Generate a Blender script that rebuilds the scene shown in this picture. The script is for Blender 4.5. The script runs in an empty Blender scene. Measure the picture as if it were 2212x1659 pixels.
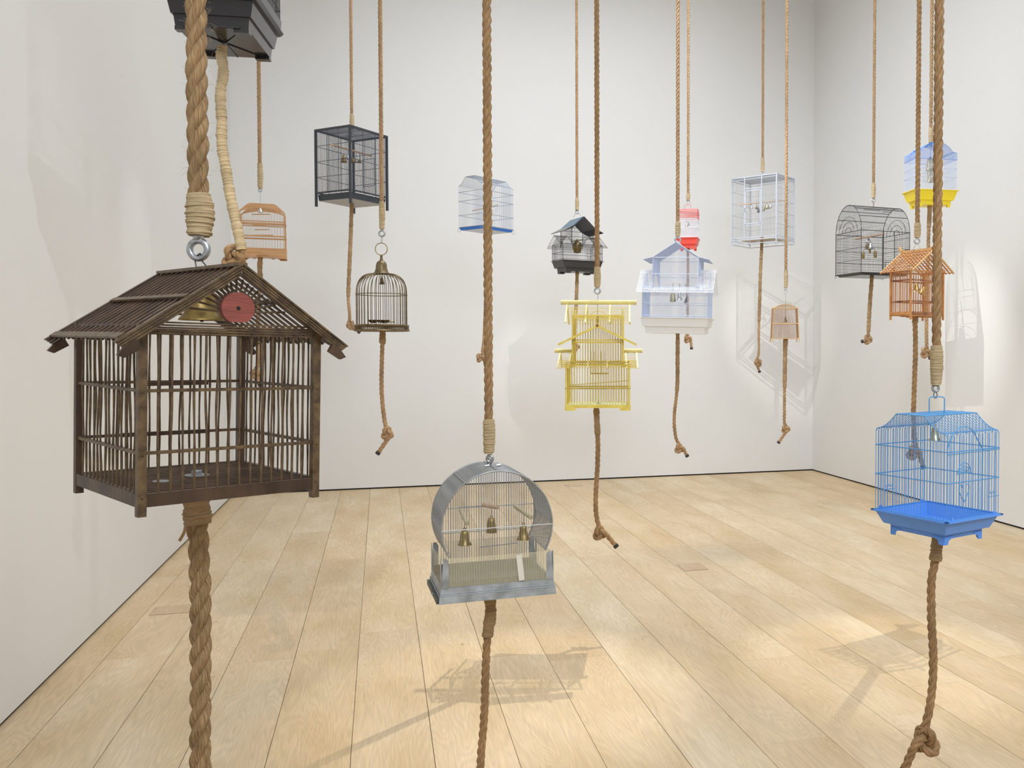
import bpy, math, random
import numpy as np
from mathutils import Vector as V, Matrix, Quaternion, noise
random.seed(7)
PI = math.pi
SC = bpy.context.scene
COL = SC.collection

# ------------------------------------------------------------------ camera
FPX, CX, HOR, H = 1930.0, 1390.0, 754.0, 1.5
PITCH = math.radians(1.55)
CYP = HOR + FPX * math.tan(PITCH)
YAW = math.atan((CX - 822.0) / FPX)
CAM = V((0, 0, H))
RT = V((math.cos(YAW), -math.sin(YAW), 0))
HF = V((math.sin(YAW), math.cos(YAW), 0))
FW = (HF * math.cos(PITCH) - V((0, 0, 1)) * math.sin(PITCH)).normalized()
UP = RT.cross(FW).normalized()
cd = bpy.data.cameras.new('camera')
cam = bpy.data.objects.new('camera', cd)
COL.objects.link(cam)
cam.location = CAM
cam.rotation_euler = (PI / 2 - PITCH, 0, -YAW)
cd.sensor_fit = 'HORIZONTAL'
cd.sensor_width = 36.0
cd.lens = 36.0 * FPX / 2212.0
cd.shift_x = (1106.0 - CX) / 2212.0
cd.shift_y = (CYP - 829.5) / 2212.0
cd.clip_start = 0.05
SC.camera = cam


def ray(px, py):
    return FW + RT * ((px - CX) / FPX) + UP * ((CYP - py) / FPX)


def P(px, py, d):
    """world point seen at pixel (px, py) at depth d"""
    return CAM + ray(px, py) * d


def on_z(px, py, z=0.0):
    r = ray(px, py)
    return CAM + r * ((z - H) / r.z)


def on_x(px, py, X):
    r = ray(px, py)
    return CAM + r * (X / r.x)


def on_y(px, py, Y):
    r = ray(px, py)
    return CAM + r * (Y / r.y)


def proj(p):
    q = p - CAM
    d = q.dot(FW)
    return (CX + FPX * q.dot(RT) / d, CYP - FPX * q.dot(UP) / d, d)


# ------------------------------------------------------------------ room size, light, exposure
XL, XR, YB, YF, ZC = -1.455, 5.11, 9.975, -2.6, 6.3
w = bpy.data.worlds.new('world')
SC.world = w
w.use_nodes = True
w.node_tree.nodes['Background'].inputs[0].default_value = (1, 1, 1, 1)
w.node_tree.nodes['Background'].inputs[1].default_value = 0.3
SC.view_settings.view_transform = 'Standard'
SC.view_settings.look = 'None'
SC.view_settings.exposure = 0.0
SC.view_settings.gamma = 1.0
SC.view_settings.use_curve_mapping = False
SC.cycles.max_bounces = 7
SC.cycles.diffuse_bounces = 4
SC.cycles.transparent_max_bounces = 8


def area(name, loc, sx, sy, power, col, rot=(0, 0, 0)):
    l = bpy.data.lights.new(name, 'AREA')
    l.shape = 'RECTANGLE'; l.size = sx; l.size_y = sy
    l.energy = power; l.color = col
    o = bpy.data.objects.new(name, l); COL.objects.link(o)
    o.location = loc; o.rotation_euler = rot
    return o


# soft lights added out of view, the far bay brighter, some aimed as fill
def panel(loc, sx, sy, power, spread, col=(0.905, 0.965, 1.03), aim=None):
    o = area('ceiling_light_panel', loc, sx, sy, power, col)
    o.data.spread = math.radians(spread)
    if aim is not None: o.rotation_euler = (V(aim) - V(loc)).to_track_quat('-Z', 'Y').to_euler()
    return o


panel((2.0, 6.4, ZC - 0.05), 4.0, 5.0, 103, 150)
panel((2.6, 0.8, ZC - 0.05), 4.0, 4.4, 36, 140)
panel((1.6, 5.2, ZC - 0.3), 3.0, 1.0, 40, 100, aim=(2.2, YB, 0.6))  # added wash on the back wall
panel((1.2, -2.2, 4.6), 4.2, 1.6, 105, 125, aim=(1.6, 6.0, 1.0))  # added frontal fill from behind the camera
panel((1.2, 5.2, ZC - 0.3), 1.0, 3.0, 48, 100, aim=(XR, 6.2, 0.6))  # added wash on the right wall


def spot(S, C, zl, power, ang, blend=0.7, col=(1.0, 0.93, 0.8), rad=0.005, name='track_spotlight', loc=None):
    """spotlight at height zl on the line from the lit point S through the cage at C"""
    if loc is None:
        loc = S + (C - S) * ((zl - S.z) / (C.z - S.z))
    l = bpy.data.lights.new(name, 'SPOT')
    l.energy = power; l.color = col; l.spot_size = math.radians(ang); l.spot_blend = blend
    l.shadow_soft_size = rad
    o = bpy.data.objects.new(name, l); COL.objects.link(o)
    o.location = loc
    o.rotation_euler = (S - loc).to_track_quat('-Z', 'Y').to_euler()
    return o


spot(on_z(1105, 1490), P(1291, 770, 4.5), 4.6, 420, 22)                       # yellow cage onto the floor
spot(on_z(1925, 1425), P(1980, 640, 4.9), 4.6, 300, 20)                        # orange cage onto the floor
spot(on_y(1690, 730, YB), P(1650, 455, 9.1), 4.9, 330, 17, col=(1, 0.97, 0.92))  # square cage onto the corner
spot(on_x(2090, 720, XR), P(1885, 525, 7.8), 4.6, 330, 18, 1.0, col=(1, 0.97, 0.92))  # arched cage onto right wall
spot(on_z(640, 1300), P(480, 60, 3.5), 4.6, 120, 30)                            # black cage onto left floor
spot(on_x(20, 480, XL), None, 4.6, 110, 34, col=(0.93, 0.97, 1), loc=V((1.3, 1.6, 4.6)))
spot(on_x(300, 560, XL), None, 4.6, 62, 16, 1.0, col=(0.93, 0.97, 1), loc=V((0.9, 5.2, 4.6)))
spot(on_y(1160, 820, YB), P(1250, 520, 8.4), 4.6, 150, 15, col=(1, 0.97, 0.92))
spot(P(1060, 1150, 2.75), None, 4.6, 40, 30, loc=V((1.6, -0.6, 4.6)))
spot(P(2020, 1030, 2.6), None, 4.6, 60, 28, loc=V((1.4, -0.3, 4.6)), col=(1, 0.97, 0.92))
spot(P(430, 850, 1.95), None, 4.6, 60, 34, loc=V((1.4, -1.2, 4.6)))


# ------------------------------------------------------------------ materials
def nt(m):
    m.use_nodes = True
    return m.node_tree


def MAT(name, col, rough=0.5, metal=0.0, var=0.0, nscale=20.0, bump=0.0, bscale=60.0, col2=None, trans=0.0,
        alpha=1.0, emit=None, coord='Object', sss=0.0, stretch=None):
    m = bpy.data.materials.new(name)
    t = nt(m); N = t.nodes; L = t.links
    b = N['Principled BSDF']
    b.inputs['Base Color'].default_value = (*col, 1)
    b.inputs['Roughness'].default_value = rough
    b.inputs['Metallic'].default_value = metal
    b.inputs['Transmission Weight'].default_value = trans
    b.inputs['Alpha'].default_value = alpha
    if sss:
        b.inputs['Subsurface Weight'].default_value = sss
        b.inputs['Subsurface Radius'].default_value = (0.02, 0.02, 0.02)
    if var or bump:
        tc = N.new('ShaderNodeTexCoord')
        src = tc.outputs[coord]
        if stretch:
            mp = N.new('ShaderNodeMapping'); mp.inputs['Scale'].default_value = stretch
            L.new(src, mp.inputs[0]); src = mp.outputs[0]
    if var:
        n = N.new('ShaderNodeTexNoise'); n.inputs['Scale'].default_value = nscale; n.inputs['Detail'].default_value = 5
        L.new(src, n.inputs['Vector'])
        r = N.new('ShaderNodeMapRange'); r.inputs[1].default_value = 0.35; r.inputs[2].default_value = 0.65
        L.new(n.outputs[0], r.inputs[0])
        mx = N.new('ShaderNodeMix'); mx.data_type = 'RGBA'
        c2 = col2 or tuple(c * (1 - var) for c in col)
        mx.inputs[6].default_value = (*col, 1); mx.inputs[7].default_value = (*c2, 1)
        L.new(r.outputs[0], mx.inputs[0]); L.new(mx.outputs[2], b.inputs['Base Color'])
    if bump:
        n = N.new('ShaderNodeTexNoise'); n.inputs['Scale'].default_value = bscale; n.inputs['Detail'].default_value = 4
        L.new(src, n.inputs['Vector'])
        bp = N.new('ShaderNodeBump'); bp.inputs['Strength'].default_value = bump; bp.inputs['Distance'].default_value = 0.002
        L.new(n.outputs[0], bp.inputs['Height']); L.new(bp.outputs[0], b.inputs['Normal'])
    return m


def ROPE(name, c_lo, c_hi, around=5.0, along=14.0, bump=0.9, dist=0.0022):
    """fibres run along the strand; UV = (around 0..1, metres along)"""
    m = bpy.data.materials.new(name)
    t = nt(m); N = t.nodes; L = t.links
    b = N['Principled BSDF']; b.inputs['Roughness'].default_value = 0.75
    b.inputs['Specular IOR Level'].default_value = 0.25
    uv = N.new('ShaderNodeUVMap')
    sp = N.new('ShaderNodeSeparateXYZ'); L.new(uv.outputs[0], sp.inputs[0])

    def math_(op, a, bb=None):
        x = N.new('ShaderNodeMath'); x.operation = op
        if isinstance(a, float): x.inputs[0].default_value = a
        else: L.new(a, x.inputs[0])
        if bb is not None:
            if isinstance(bb, float): x.inputs[1].default_value = bb
            else: L.new(bb, x.inputs[1])
        return x.outputs[0]
    ang = math_('MULTIPLY', sp.outputs[0], 2 * PI)
    cb = N.new('ShaderNodeCombineXYZ')
    L.new(math_('MULTIPLY', math_('COSINE', ang), around), cb.inputs[0])
    L.new(math_('MULTIPLY', math_('SINE', ang), around), cb.inputs[1])
    L.new(math_('MULTIPLY', sp.outputs[1], along), cb.inputs[2])
    n = N.new('ShaderNodeTexNoise'); n.inputs['Scale'].default_value = 1.0; n.inputs['Detail'].default_value = 3.5
    L.new(cb.outputs[0], n.inputs['Vector'])
    n2 = N.new('ShaderNodeTexNoise'); n2.inputs['Scale'].default_value = 9.0; n2.inputs['Detail'].default_value = 3
    tc = N.new('ShaderNodeTexCoord'); L.new(tc.outputs['Object'], n2.inputs['Vector'])
    r = N.new('ShaderNodeMapRange'); r.inputs[1].default_value = 0.3; r.inputs[2].default_value = 0.68
    L.new(n.outputs[0], r.inputs[0])
    mx = N.new('ShaderNodeMix'); mx.data_type = 'RGBA'
    mx.inputs[6].default_value = (*c_lo, 1); mx.inputs[7].default_value = (*c_hi, 1)
    L.new(r.outputs[0], mx.inputs[0])
    hs = N.new('ShaderNodeHueSaturation')
    L.new(mx.outputs[2], hs.inputs['Color'])
    r2 = N.new('ShaderNodeMapRange'); r2.inputs[1].default_value = 0.3; r2.inputs[2].default_value = 0.7
    r2.inputs[3].default_value = 0.8; r2.inputs[4].default_value = 1.2
    L.new(n2.outputs[0], r2.inputs[0]); L.new(r2.outputs[0], hs.inputs['Value'])
    L.new(hs.outputs[0], b.inputs['Base Color'])
    bp = N.new('ShaderNodeBump'); bp.inputs['Strength'].default_value = bump; bp.inputs['Distance'].default_value = dist
    L.new(n.outputs[0], bp.inputs['Height']); L.new(bp.outputs[0], b.inputs['Normal'])
    return m


M = {}
M['rope_near'] = ROPE('rope_near', (0.15, 0.075, 0.027), (0.66, 0.45, 0.24), 16.0, 30.0, 1.0, 0.003)
M['rope'] = ROPE('rope', (0.24, 0.135, 0.06), (0.60, 0.405, 0.235), 6.0, 22.0)
M['rope_mid'] = ROPE('rope_mid', (0.20, 0.105, 0.04), (0.60, 0.385, 0.20), 9.0, 28.0, 1.0, 0.0025)
M['twine'] = ROPE('twine', (0.36, 0.26, 0.135), (0.72, 0.58, 0.37), 3.0, 60.0, 0.6, 0.001)
M['twine_dark'] = ROPE('twine_dark', (0.24, 0.145, 0.07), (0.50, 0.345, 0.19), 3.0, 60.0, 0.6, 0.001)
M['black_tape'] = MAT('black_tape', (0.025, 0.025, 0.03), 0.5)
M['galv'] = MAT('galvanised_steel', (0.55, 0.58, 0.62), 0.38, 0.9, 0.35, 90, 0.15, 200)
M['steel'] = MAT('steel_wire', (0.42, 0.43, 0.45), 0.35, 0.9)
M['darkwire'] = MAT('dark_steel_wire', (0.12, 0.12, 0.13), 0.4, 0.8)
M['brass'] = MAT('aged_brass', (0.42, 0.30, 0.11), 0.38, 0.85, 0.45, 30, 0.1, 80)
M['brass_dark'] = MAT('tarnished_brass', (0.27, 0.205, 0.11), 0.42, 0.8, 0.45, 25, 0.1, 80)
M['brass_bright'] = MAT('polished_brass', (0.78, 0.60, 0.24), 0.25, 0.9, 0.3, 20)
M['brass_pale'] = MAT('pale_brass', (0.62, 0.55, 0.36), 0.35, 0.8, 0.4, 30)
M['silver'] = MAT('silver_metal', (0.78, 0.79, 0.82), 0.22, 0.95, 0.2, 30)
M['dark_wood'] = MAT('dark_stained_wood', (0.10, 0.058, 0.036), 0.42, 0, 0.6, 14, 0.5, 90, (0.042, 0.024, 0.016), stretch=(1, 1, 0.35))
M['dark_wood_edge'] = MAT('worn_dark_wood', (0.165, 0.108, 0.052), 0.42, 0, 0.6, 40, 0.5, 90, (0.06, 0.036, 0.022))
M['red_wood'] = MAT('red_painted_wood', (0.36, 0.085, 0.07), 0.6, 0, 0.5, 10, 0.9, 60, (0.20, 0.06, 0.045), stretch=(0.5, 0.5, 5))
M['yellow'] = MAT('yellow_painted_bamboo', (0.90, 0.74, 0.17), 0.45, 0, 0.25, 30, 0.2, 60, (0.78, 0.60, 0.11))
M['yellow_light'] = MAT('pale_yellow_bamboo', (0.88, 0.78, 0.33), 0.4, 0, 0.15, 20, 0.1, 60)
M['yellow_dark'] = MAT('ochre_bamboo', (0.68, 0.51, 0.11), 0.5, 0, 0.3, 30, 0.2, 60)
M['orange'] = MAT('orange_bamboo', (0.68, 0.33, 0.115), 0.45, 0, 0.3, 25, 0.2, 70, (0.52, 0.22, 0.07))
M['orange_light'] = MAT('light_orange_bamboo', (0.80, 0.48, 0.21), 0.45, 0, 0.2, 20, 0.1, 70)
M['burnt'] = MAT('burnt_bamboo', (0.10, 0.03, 0.018), 0.4, 0, 1.0, 16, 0.1, 60, (0.52, 0.22, 0.09))
M['honey'] = MAT('honey_varnished_wood', (0.64, 0.36, 0.16), 0.35, 0, 0.25, 15, 0.1, 60, (0.54, 0.28, 0.11), stretch=(0.5, 1, 4))
M['honey_bar'] = MAT('honey_wood_bar', (0.58, 0.36, 0.19), 0.5)
M['bamboo'] = MAT('pale_bamboo', (0.72, 0.48, 0.22), 0.5, 0, 0.2, 30)
M['bamboo_bar'] = MAT('brown_bamboo_bar', (0.40, 0.24, 0.16), 0.5)
M['dowel'] = MAT('wooden_dowel', (0.72, 0.50, 0.33), 0.55, 0, 0.3, 25, 0.1, 60)
M['branch'] = MAT('pale_branch', (0.74, 0.64, 0.40), 0.6, 0, 0.3, 25, 0.2, 60)
M['blue_wire'] = MAT('blue_coated_wire', (0.10, 0.36, 0.72), 0.35)
M['blue_plastic'] = MAT('blue_plastic', (0.125, 0.35, 0.96), 0.3)
M['blue_bright'] = MAT('bright_blue_plastic', (0.03, 0.21, 0.78), 0.3)
M['blue_pale_wire'] = MAT('pale_blue_wire', (0.60, 0.68, 0.88), 0.4)
M['blue_roof'] = MAT('cornflower_blue_wire', (0.16, 0.33, 0.80), 0.35)
M['white_wire'] = MAT('white_coated_wire', (0.82, 0.84, 0.90), 0.4)
M['white_bright'] = MAT('bright_white_wire', (0.86, 0.88, 0.93), 0.4)
M['white_plastic'] = MAT('translucent_white_plastic', (0.88, 0.89, 0.91), 0.3, sss=0.2)
M['grey_wire'] = MAT('blue_grey_wire', (0.30, 0.34, 0.40), 0.4, 0.3)
M['sq_frame'] = MAT('pale_grey_enamel', (0.50, 0.545, 0.62), 0.35, 0.1)
M['sq_wire'] = MAT('light_grey_wire', (0.36, 0.38, 0.42), 0.4)
M['red_wire'] = MAT('salmon_red_wire', (0.85, 0.25, 0.24), 0.4)
M['red_plastic'] = MAT('coral_red_plastic', (0.95, 0.11, 0.08), 0.35)
M['yellow_plastic'] = MAT('yellow_plastic', (1.0, 0.80, 0.03), 0.35)
M['yellow_plastic2'] = MAT('pale_yellow_plastic', (0.93, 0.86, 0.55), 0.4)
M['black_wire'] = MAT('black_wire', (0.022, 0.022, 0.026), 0.4)
M['black_plastic'] = MAT('black_plastic', (0.014, 0.014, 0.018), 0.22)
M['brown_plastic'] = MAT('glossy_dark_brown_plastic', (0.018, 0.017, 0.019), 0.16)
M['charcoal'] = MAT('charcoal_enamel', (0.045, 0.052, 0.062), 0.35, 0.1)
M['charcoal_wire'] = MAT('charcoal_mesh_wire', (0.06, 0.065, 0.09), 0.4)
M['tray_under'] = MAT('grey_sheet_metal', (0.40, 0.38, 0.37), 0.5)
M['grey_paint'] = MAT('grey_painted_tin', (0.47, 0.505, 0.54), 0.42, 0.25, 0.25, 25, 0.25, 120, (0.28, 0.30, 0.31))
M['grey_cage'] = MAT('grey_cage_wire', (0.46, 0.48, 0.50), 0.4, 0.5, 0.3, 30)
M['dark_tin'] = MAT('dark_worn_tin', (0.10, 0.115, 0.105), 0.5, 0.2, 0.5, 30)
M['cream_plastic'] = MAT('yellowed_clear_plastic', (0.93, 0.86, 0.62), 0.15, trans=0.0, alpha=0.2)
M['paper'] = MAT('cream_paper', (0.78, 0.74, 0.66), 0.7)
M['cage_brass'] = MAT('antique_brass_wire', (0.23, 0.165, 0.085), 0.4, 0.75, 0.4, 30)
M['wood_sheet'] = MAT('beige_board', (0.48, 0.40, 0.30), 0.6, 0, 0.1, 8)
M['green'] = MAT('green_wire', (0.15, 0.28, 0.10), 0.5)
M['mint'] = MAT('mint_board', (0.66, 0.74, 0.50), 0.6, 0, 0.2, 30)
M['gap'] = MAT('dark_shadow_gap', (0.012, 0.012, 0.012), 0.8)  # near-black colour that puts the shade into gaps and holes
M['floor_gap'] = MAT('brown_floor_joint', (0.10, 0.065, 0.04), 0.8)
M['roof_blue_plastic'] = MAT('dark_blue_grey_plastic', (0.05, 0.12, 0.19), 0.3)
M['smoke_plastic'] = MAT('grey_translucent_plastic', (0.035, 0.034, 0.033), 0.3)

# walls
m = bpy.data.materials.new('white_wall'); t = nt(m); N = t.nodes; L = t.links; b = N['Principled BSDF']
b.inputs['Roughness'].default_value = 0.62
b.inputs['Specular IOR Level'].default_value = 0.3
tc = N.new('ShaderNodeTexCoord')
n = N.new('ShaderNodeTexNoise'); n.inputs['Scale'].default_value = 0.7; n.inputs['Detail'].default_value = 4
L.new(tc.outputs['Object'], n.inputs['Vector'])
mx = N.new('ShaderNodeMix'); mx.data_type = 'RGBA'
mx.inputs[6].default_value = (0.79, 0.785, 0.775, 1); mx.inputs[7].default_value = (0.815, 0.81, 0.80, 1)
L.new(n.outputs[0], mx.inputs[0]); L.new(mx.outputs[2], b.inputs['Base Color'])
n = N.new('ShaderNodeTexNoise'); n.inputs['Scale'].default_value = 90; n.inputs['Detail'].default_value = 5
L.new(tc.outputs['Object'], n.inputs['Vector'])
bp = N.new('ShaderNodeBump'); bp.inputs['Strength'].default_value = 0.12; bp.inputs['Distance'].default_value = 0.002
L.new(n.outputs[0], bp.inputs['Height']); L.new(bp.outputs[0], b.inputs['Normal'])
M['wall'] = m
M['ceiling'] = MAT('white_ceiling', (0.80, 0.80, 0.79), 0.7)

# oak boards: the tint of each board comes from its object colour, the grain from world position
m = bpy.data.materials.new('oak_board'); t = nt(m); N = t.nodes; L = t.links; b = N['Principled BSDF']
b.inputs['Roughness'].default_value = 0.46
b.inputs['Specular IOR Level'].default_value = 0.32
oi = N.new('ShaderNodeObjectInfo')
geo = N.new('ShaderNodeNewGeometry')
# shift the grain per board
sh = N.new('ShaderNodeVectorMath'); sh.operation = 'MULTIPLY_ADD'
cmb = N.new('ShaderNodeCombineXYZ')
for i in range(3): L.new(oi.outputs['Random'], cmb.inputs[i])
L.new(cmb.outputs[0], sh.inputs[0]); sh.inputs[1].default_value = (37, 91, 13); L.new(geo.outputs['Position'], sh.inputs[2])
# cathedral grain: rings of a distorted stretched field
mp = N.new('ShaderNodeMapping'); mp.inputs['Scale'].default_value = (5.0, 0.55, 1)
L.new(sh.outputs[0], mp.inputs[0])
n1 = N.new('ShaderNodeTexNoise'); n1.inputs['Scale'].default_value = 1.3; n1.inputs['Detail'].default_value = 2.0
n1.inputs['Distortion'].default_value = 0.6
L.new(mp.outputs[0], n1.inputs['Vector'])
ml = N.new('ShaderNodeMath'); ml.operation = 'MULTIPLY'; ml.inputs[1].default_value = 26.0; L.new(n1.outputs[0], ml.inputs[0])
sn = N.new('ShaderNodeMath'); sn.operation = 'SINE'
ml2 = N.new('ShaderNodeMath'); ml2.operation = 'MULTIPLY'; ml2.inputs[1].default_value = 6.283; L.new(ml.outputs[0], ml2.inputs[0])
L.new(ml2.outputs[0], sn.inputs[0])
# fine pores
mp2 = N.new('ShaderNodeMapping'); mp2.inputs['Scale'].default_value = (260, 9, 1); L.new(sh.outputs[0], mp2.inputs[0])
n2 = N.new('ShaderNodeTexNoise'); n2.inputs['Scale'].default_value = 1.0; n2.inputs['Detail'].default_value = 4; L.new(mp2.outputs[0], n2.inputs['Vector'])
# soft blotches
n3 = N.new('ShaderNodeTexNoise'); n3.inputs['Scale'].default_value = 1.9; n3.inputs['Detail'].default_value = 4
mp3 = N.new('ShaderNodeMapping'); mp3.inputs['Scale'].default_value = (2.2, 0.8, 1); L.new(sh.outputs[0], mp3.inputs[0]); L.new(mp3.outputs[0], n3.inputs['Vector'])
# small knots and dents
vo = N.new('ShaderNodeTexVoronoi'); vo.inputs['Scale'].default_value = 2.6
mp4 = N.new('ShaderNodeMapping'); mp4.inputs['Scale'].default_value = (1, 0.6, 1); L.new(sh.outputs[0], mp4.inputs[0]); L.new(mp4.outputs[0], vo.inputs['Vector'])
kn = N.new('ShaderNodeMapRange'); kn.inputs[1].default_value = 0.018; kn.inputs[2].default_value = 0.035; kn.inputs[3].default_value = 0.62; kn.inputs[4].default_value = 1.0
L.new(vo.outputs['Distance'], kn.inputs[0])


def mr(src, a, bb, c, d_):
    r = N.new('ShaderNodeMapRange'); r.inputs[1].default_value = a; r.inputs[2].default_value = bb
    r.inputs[3].default_value = c; r.inputs[4].default_value = d_
    L.new(src, r.inputs[0]); return r.outputs[0]


v = None
for s_ in (mr(sn.outputs[0], -1, 1, 0.935, 1.03), mr(n2.outputs[0], 0.3, 0.7, 0.90, 1.07), mr(n3.outputs[0], 0.3, 0.7, 0.90, 1.08), kn.outputs[0]):
    if v is None: v = s_
    else:
        mm = N.new('ShaderNodeMath'); mm.operation = 'MULTIPLY'; L.new(v, mm.inputs[0]); L.new(s_, mm.inputs[1]); v = mm.outputs[0]
hs = N.new('ShaderNodeHueSaturation'); L.new(oi.outputs['Color'], hs.inputs['Color']); L.new(v, hs.inputs['Value'])
L.new(mr(n3.outputs[0], 0.3, 0.7, 1.14, 0.92), hs.inputs['Saturation'])
L.new(hs.outputs[0], b.inputs['Base Color'])
L.new(mr(n2.outputs[0], 0.3, 0.7, 0.52, 0.40), b.inputs['Roughness'])
bp = N.new('ShaderNodeBump'); bp.inputs['Strength'].default_value = 0.25; bp.inputs['Distance'].default_value = 0.0008
L.new(n2.outputs[0], bp.inputs['Height']); L.new(bp.outputs[0], b.inputs['Normal'])
M['oak'] = m


# ------------------------------------------------------------------ mesh helpers
def frames(pts):
    """parallel transport frames along a polyline (n x 3 array)"""
    n = len(pts)
    T = np.zeros_like(pts)
    T[1:-1] = pts[2:] - pts[:-2]; T[0] = pts[1] - pts[0]; T[-1] = pts[-1] - pts[-2]
    T /= np.maximum(np.linalg.norm(T, axis=1), 1e-12)[:, None]
    a = np.array([1.0, 0, 0]) if abs(T[0][0]) < 0.9 else np.array([0, 1.0, 0])
    U = np.zeros_like(pts)
    u = a - T[0] * a.dot(T[0]); U[0] = u / np.linalg.norm(u)
    for i in range(1, n):
        u = U[i - 1] - T[i] * U[i - 1].dot(T[i])
        l = np.linalg.norm(u)
        U[i] = u / l if l > 1e-9 else U[i - 1]
    W = np.cross(T, U)
    return T, U, W


def resample(pts, step):
    """smooth curve through the points (chord-length Hermite), then even spacing"""
    p = np.array([list(q) for q in pts], float)
    ch = np.maximum(np.linalg.norm(np.diff(p, axis=0), axis=1), 1e-9)
    n = len(p)
    T = np.zeros_like(p)
    dv = np.diff(p, axis=0) / ch[:, None]
    T[0] = dv[0]; T[-1] = dv[-1]
    for i in range(1, n - 1):
        T[i] = (dv[i - 1] * ch[i] + dv[i] * ch[i - 1]) / (ch[i] + ch[i - 1])
    out = []
    for i in range(n - 1):
        L_ = ch[i]; k = max(2, int(L_ / step) + 1)
        for j in range(k):
            t_ = j / k; t2 = t_ * t_; t3 = t2 * t_
            out.append(p[i] * (2 * t3 - 3 * t2 + 1) + T[i] * L_ * (t3 - 2 * t2 + t_) + p[i + 1] * (-2 * t3 + 3 * t2) + T[i + 1] * L_ * (t3 - t2))
    out.append(p[-1])
    out = np.array(out)
    s = np.concatenate([[0], np.cumsum(np.linalg.norm(np.diff(out, axis=0), axis=1))])
    n = max(3, int(s[-1] / step) + 1)
    x = np.linspace(0, s[-1], n)
    return np.stack([np.interp(x, s, out[:, k]) for k in range(3)], 1)


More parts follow.
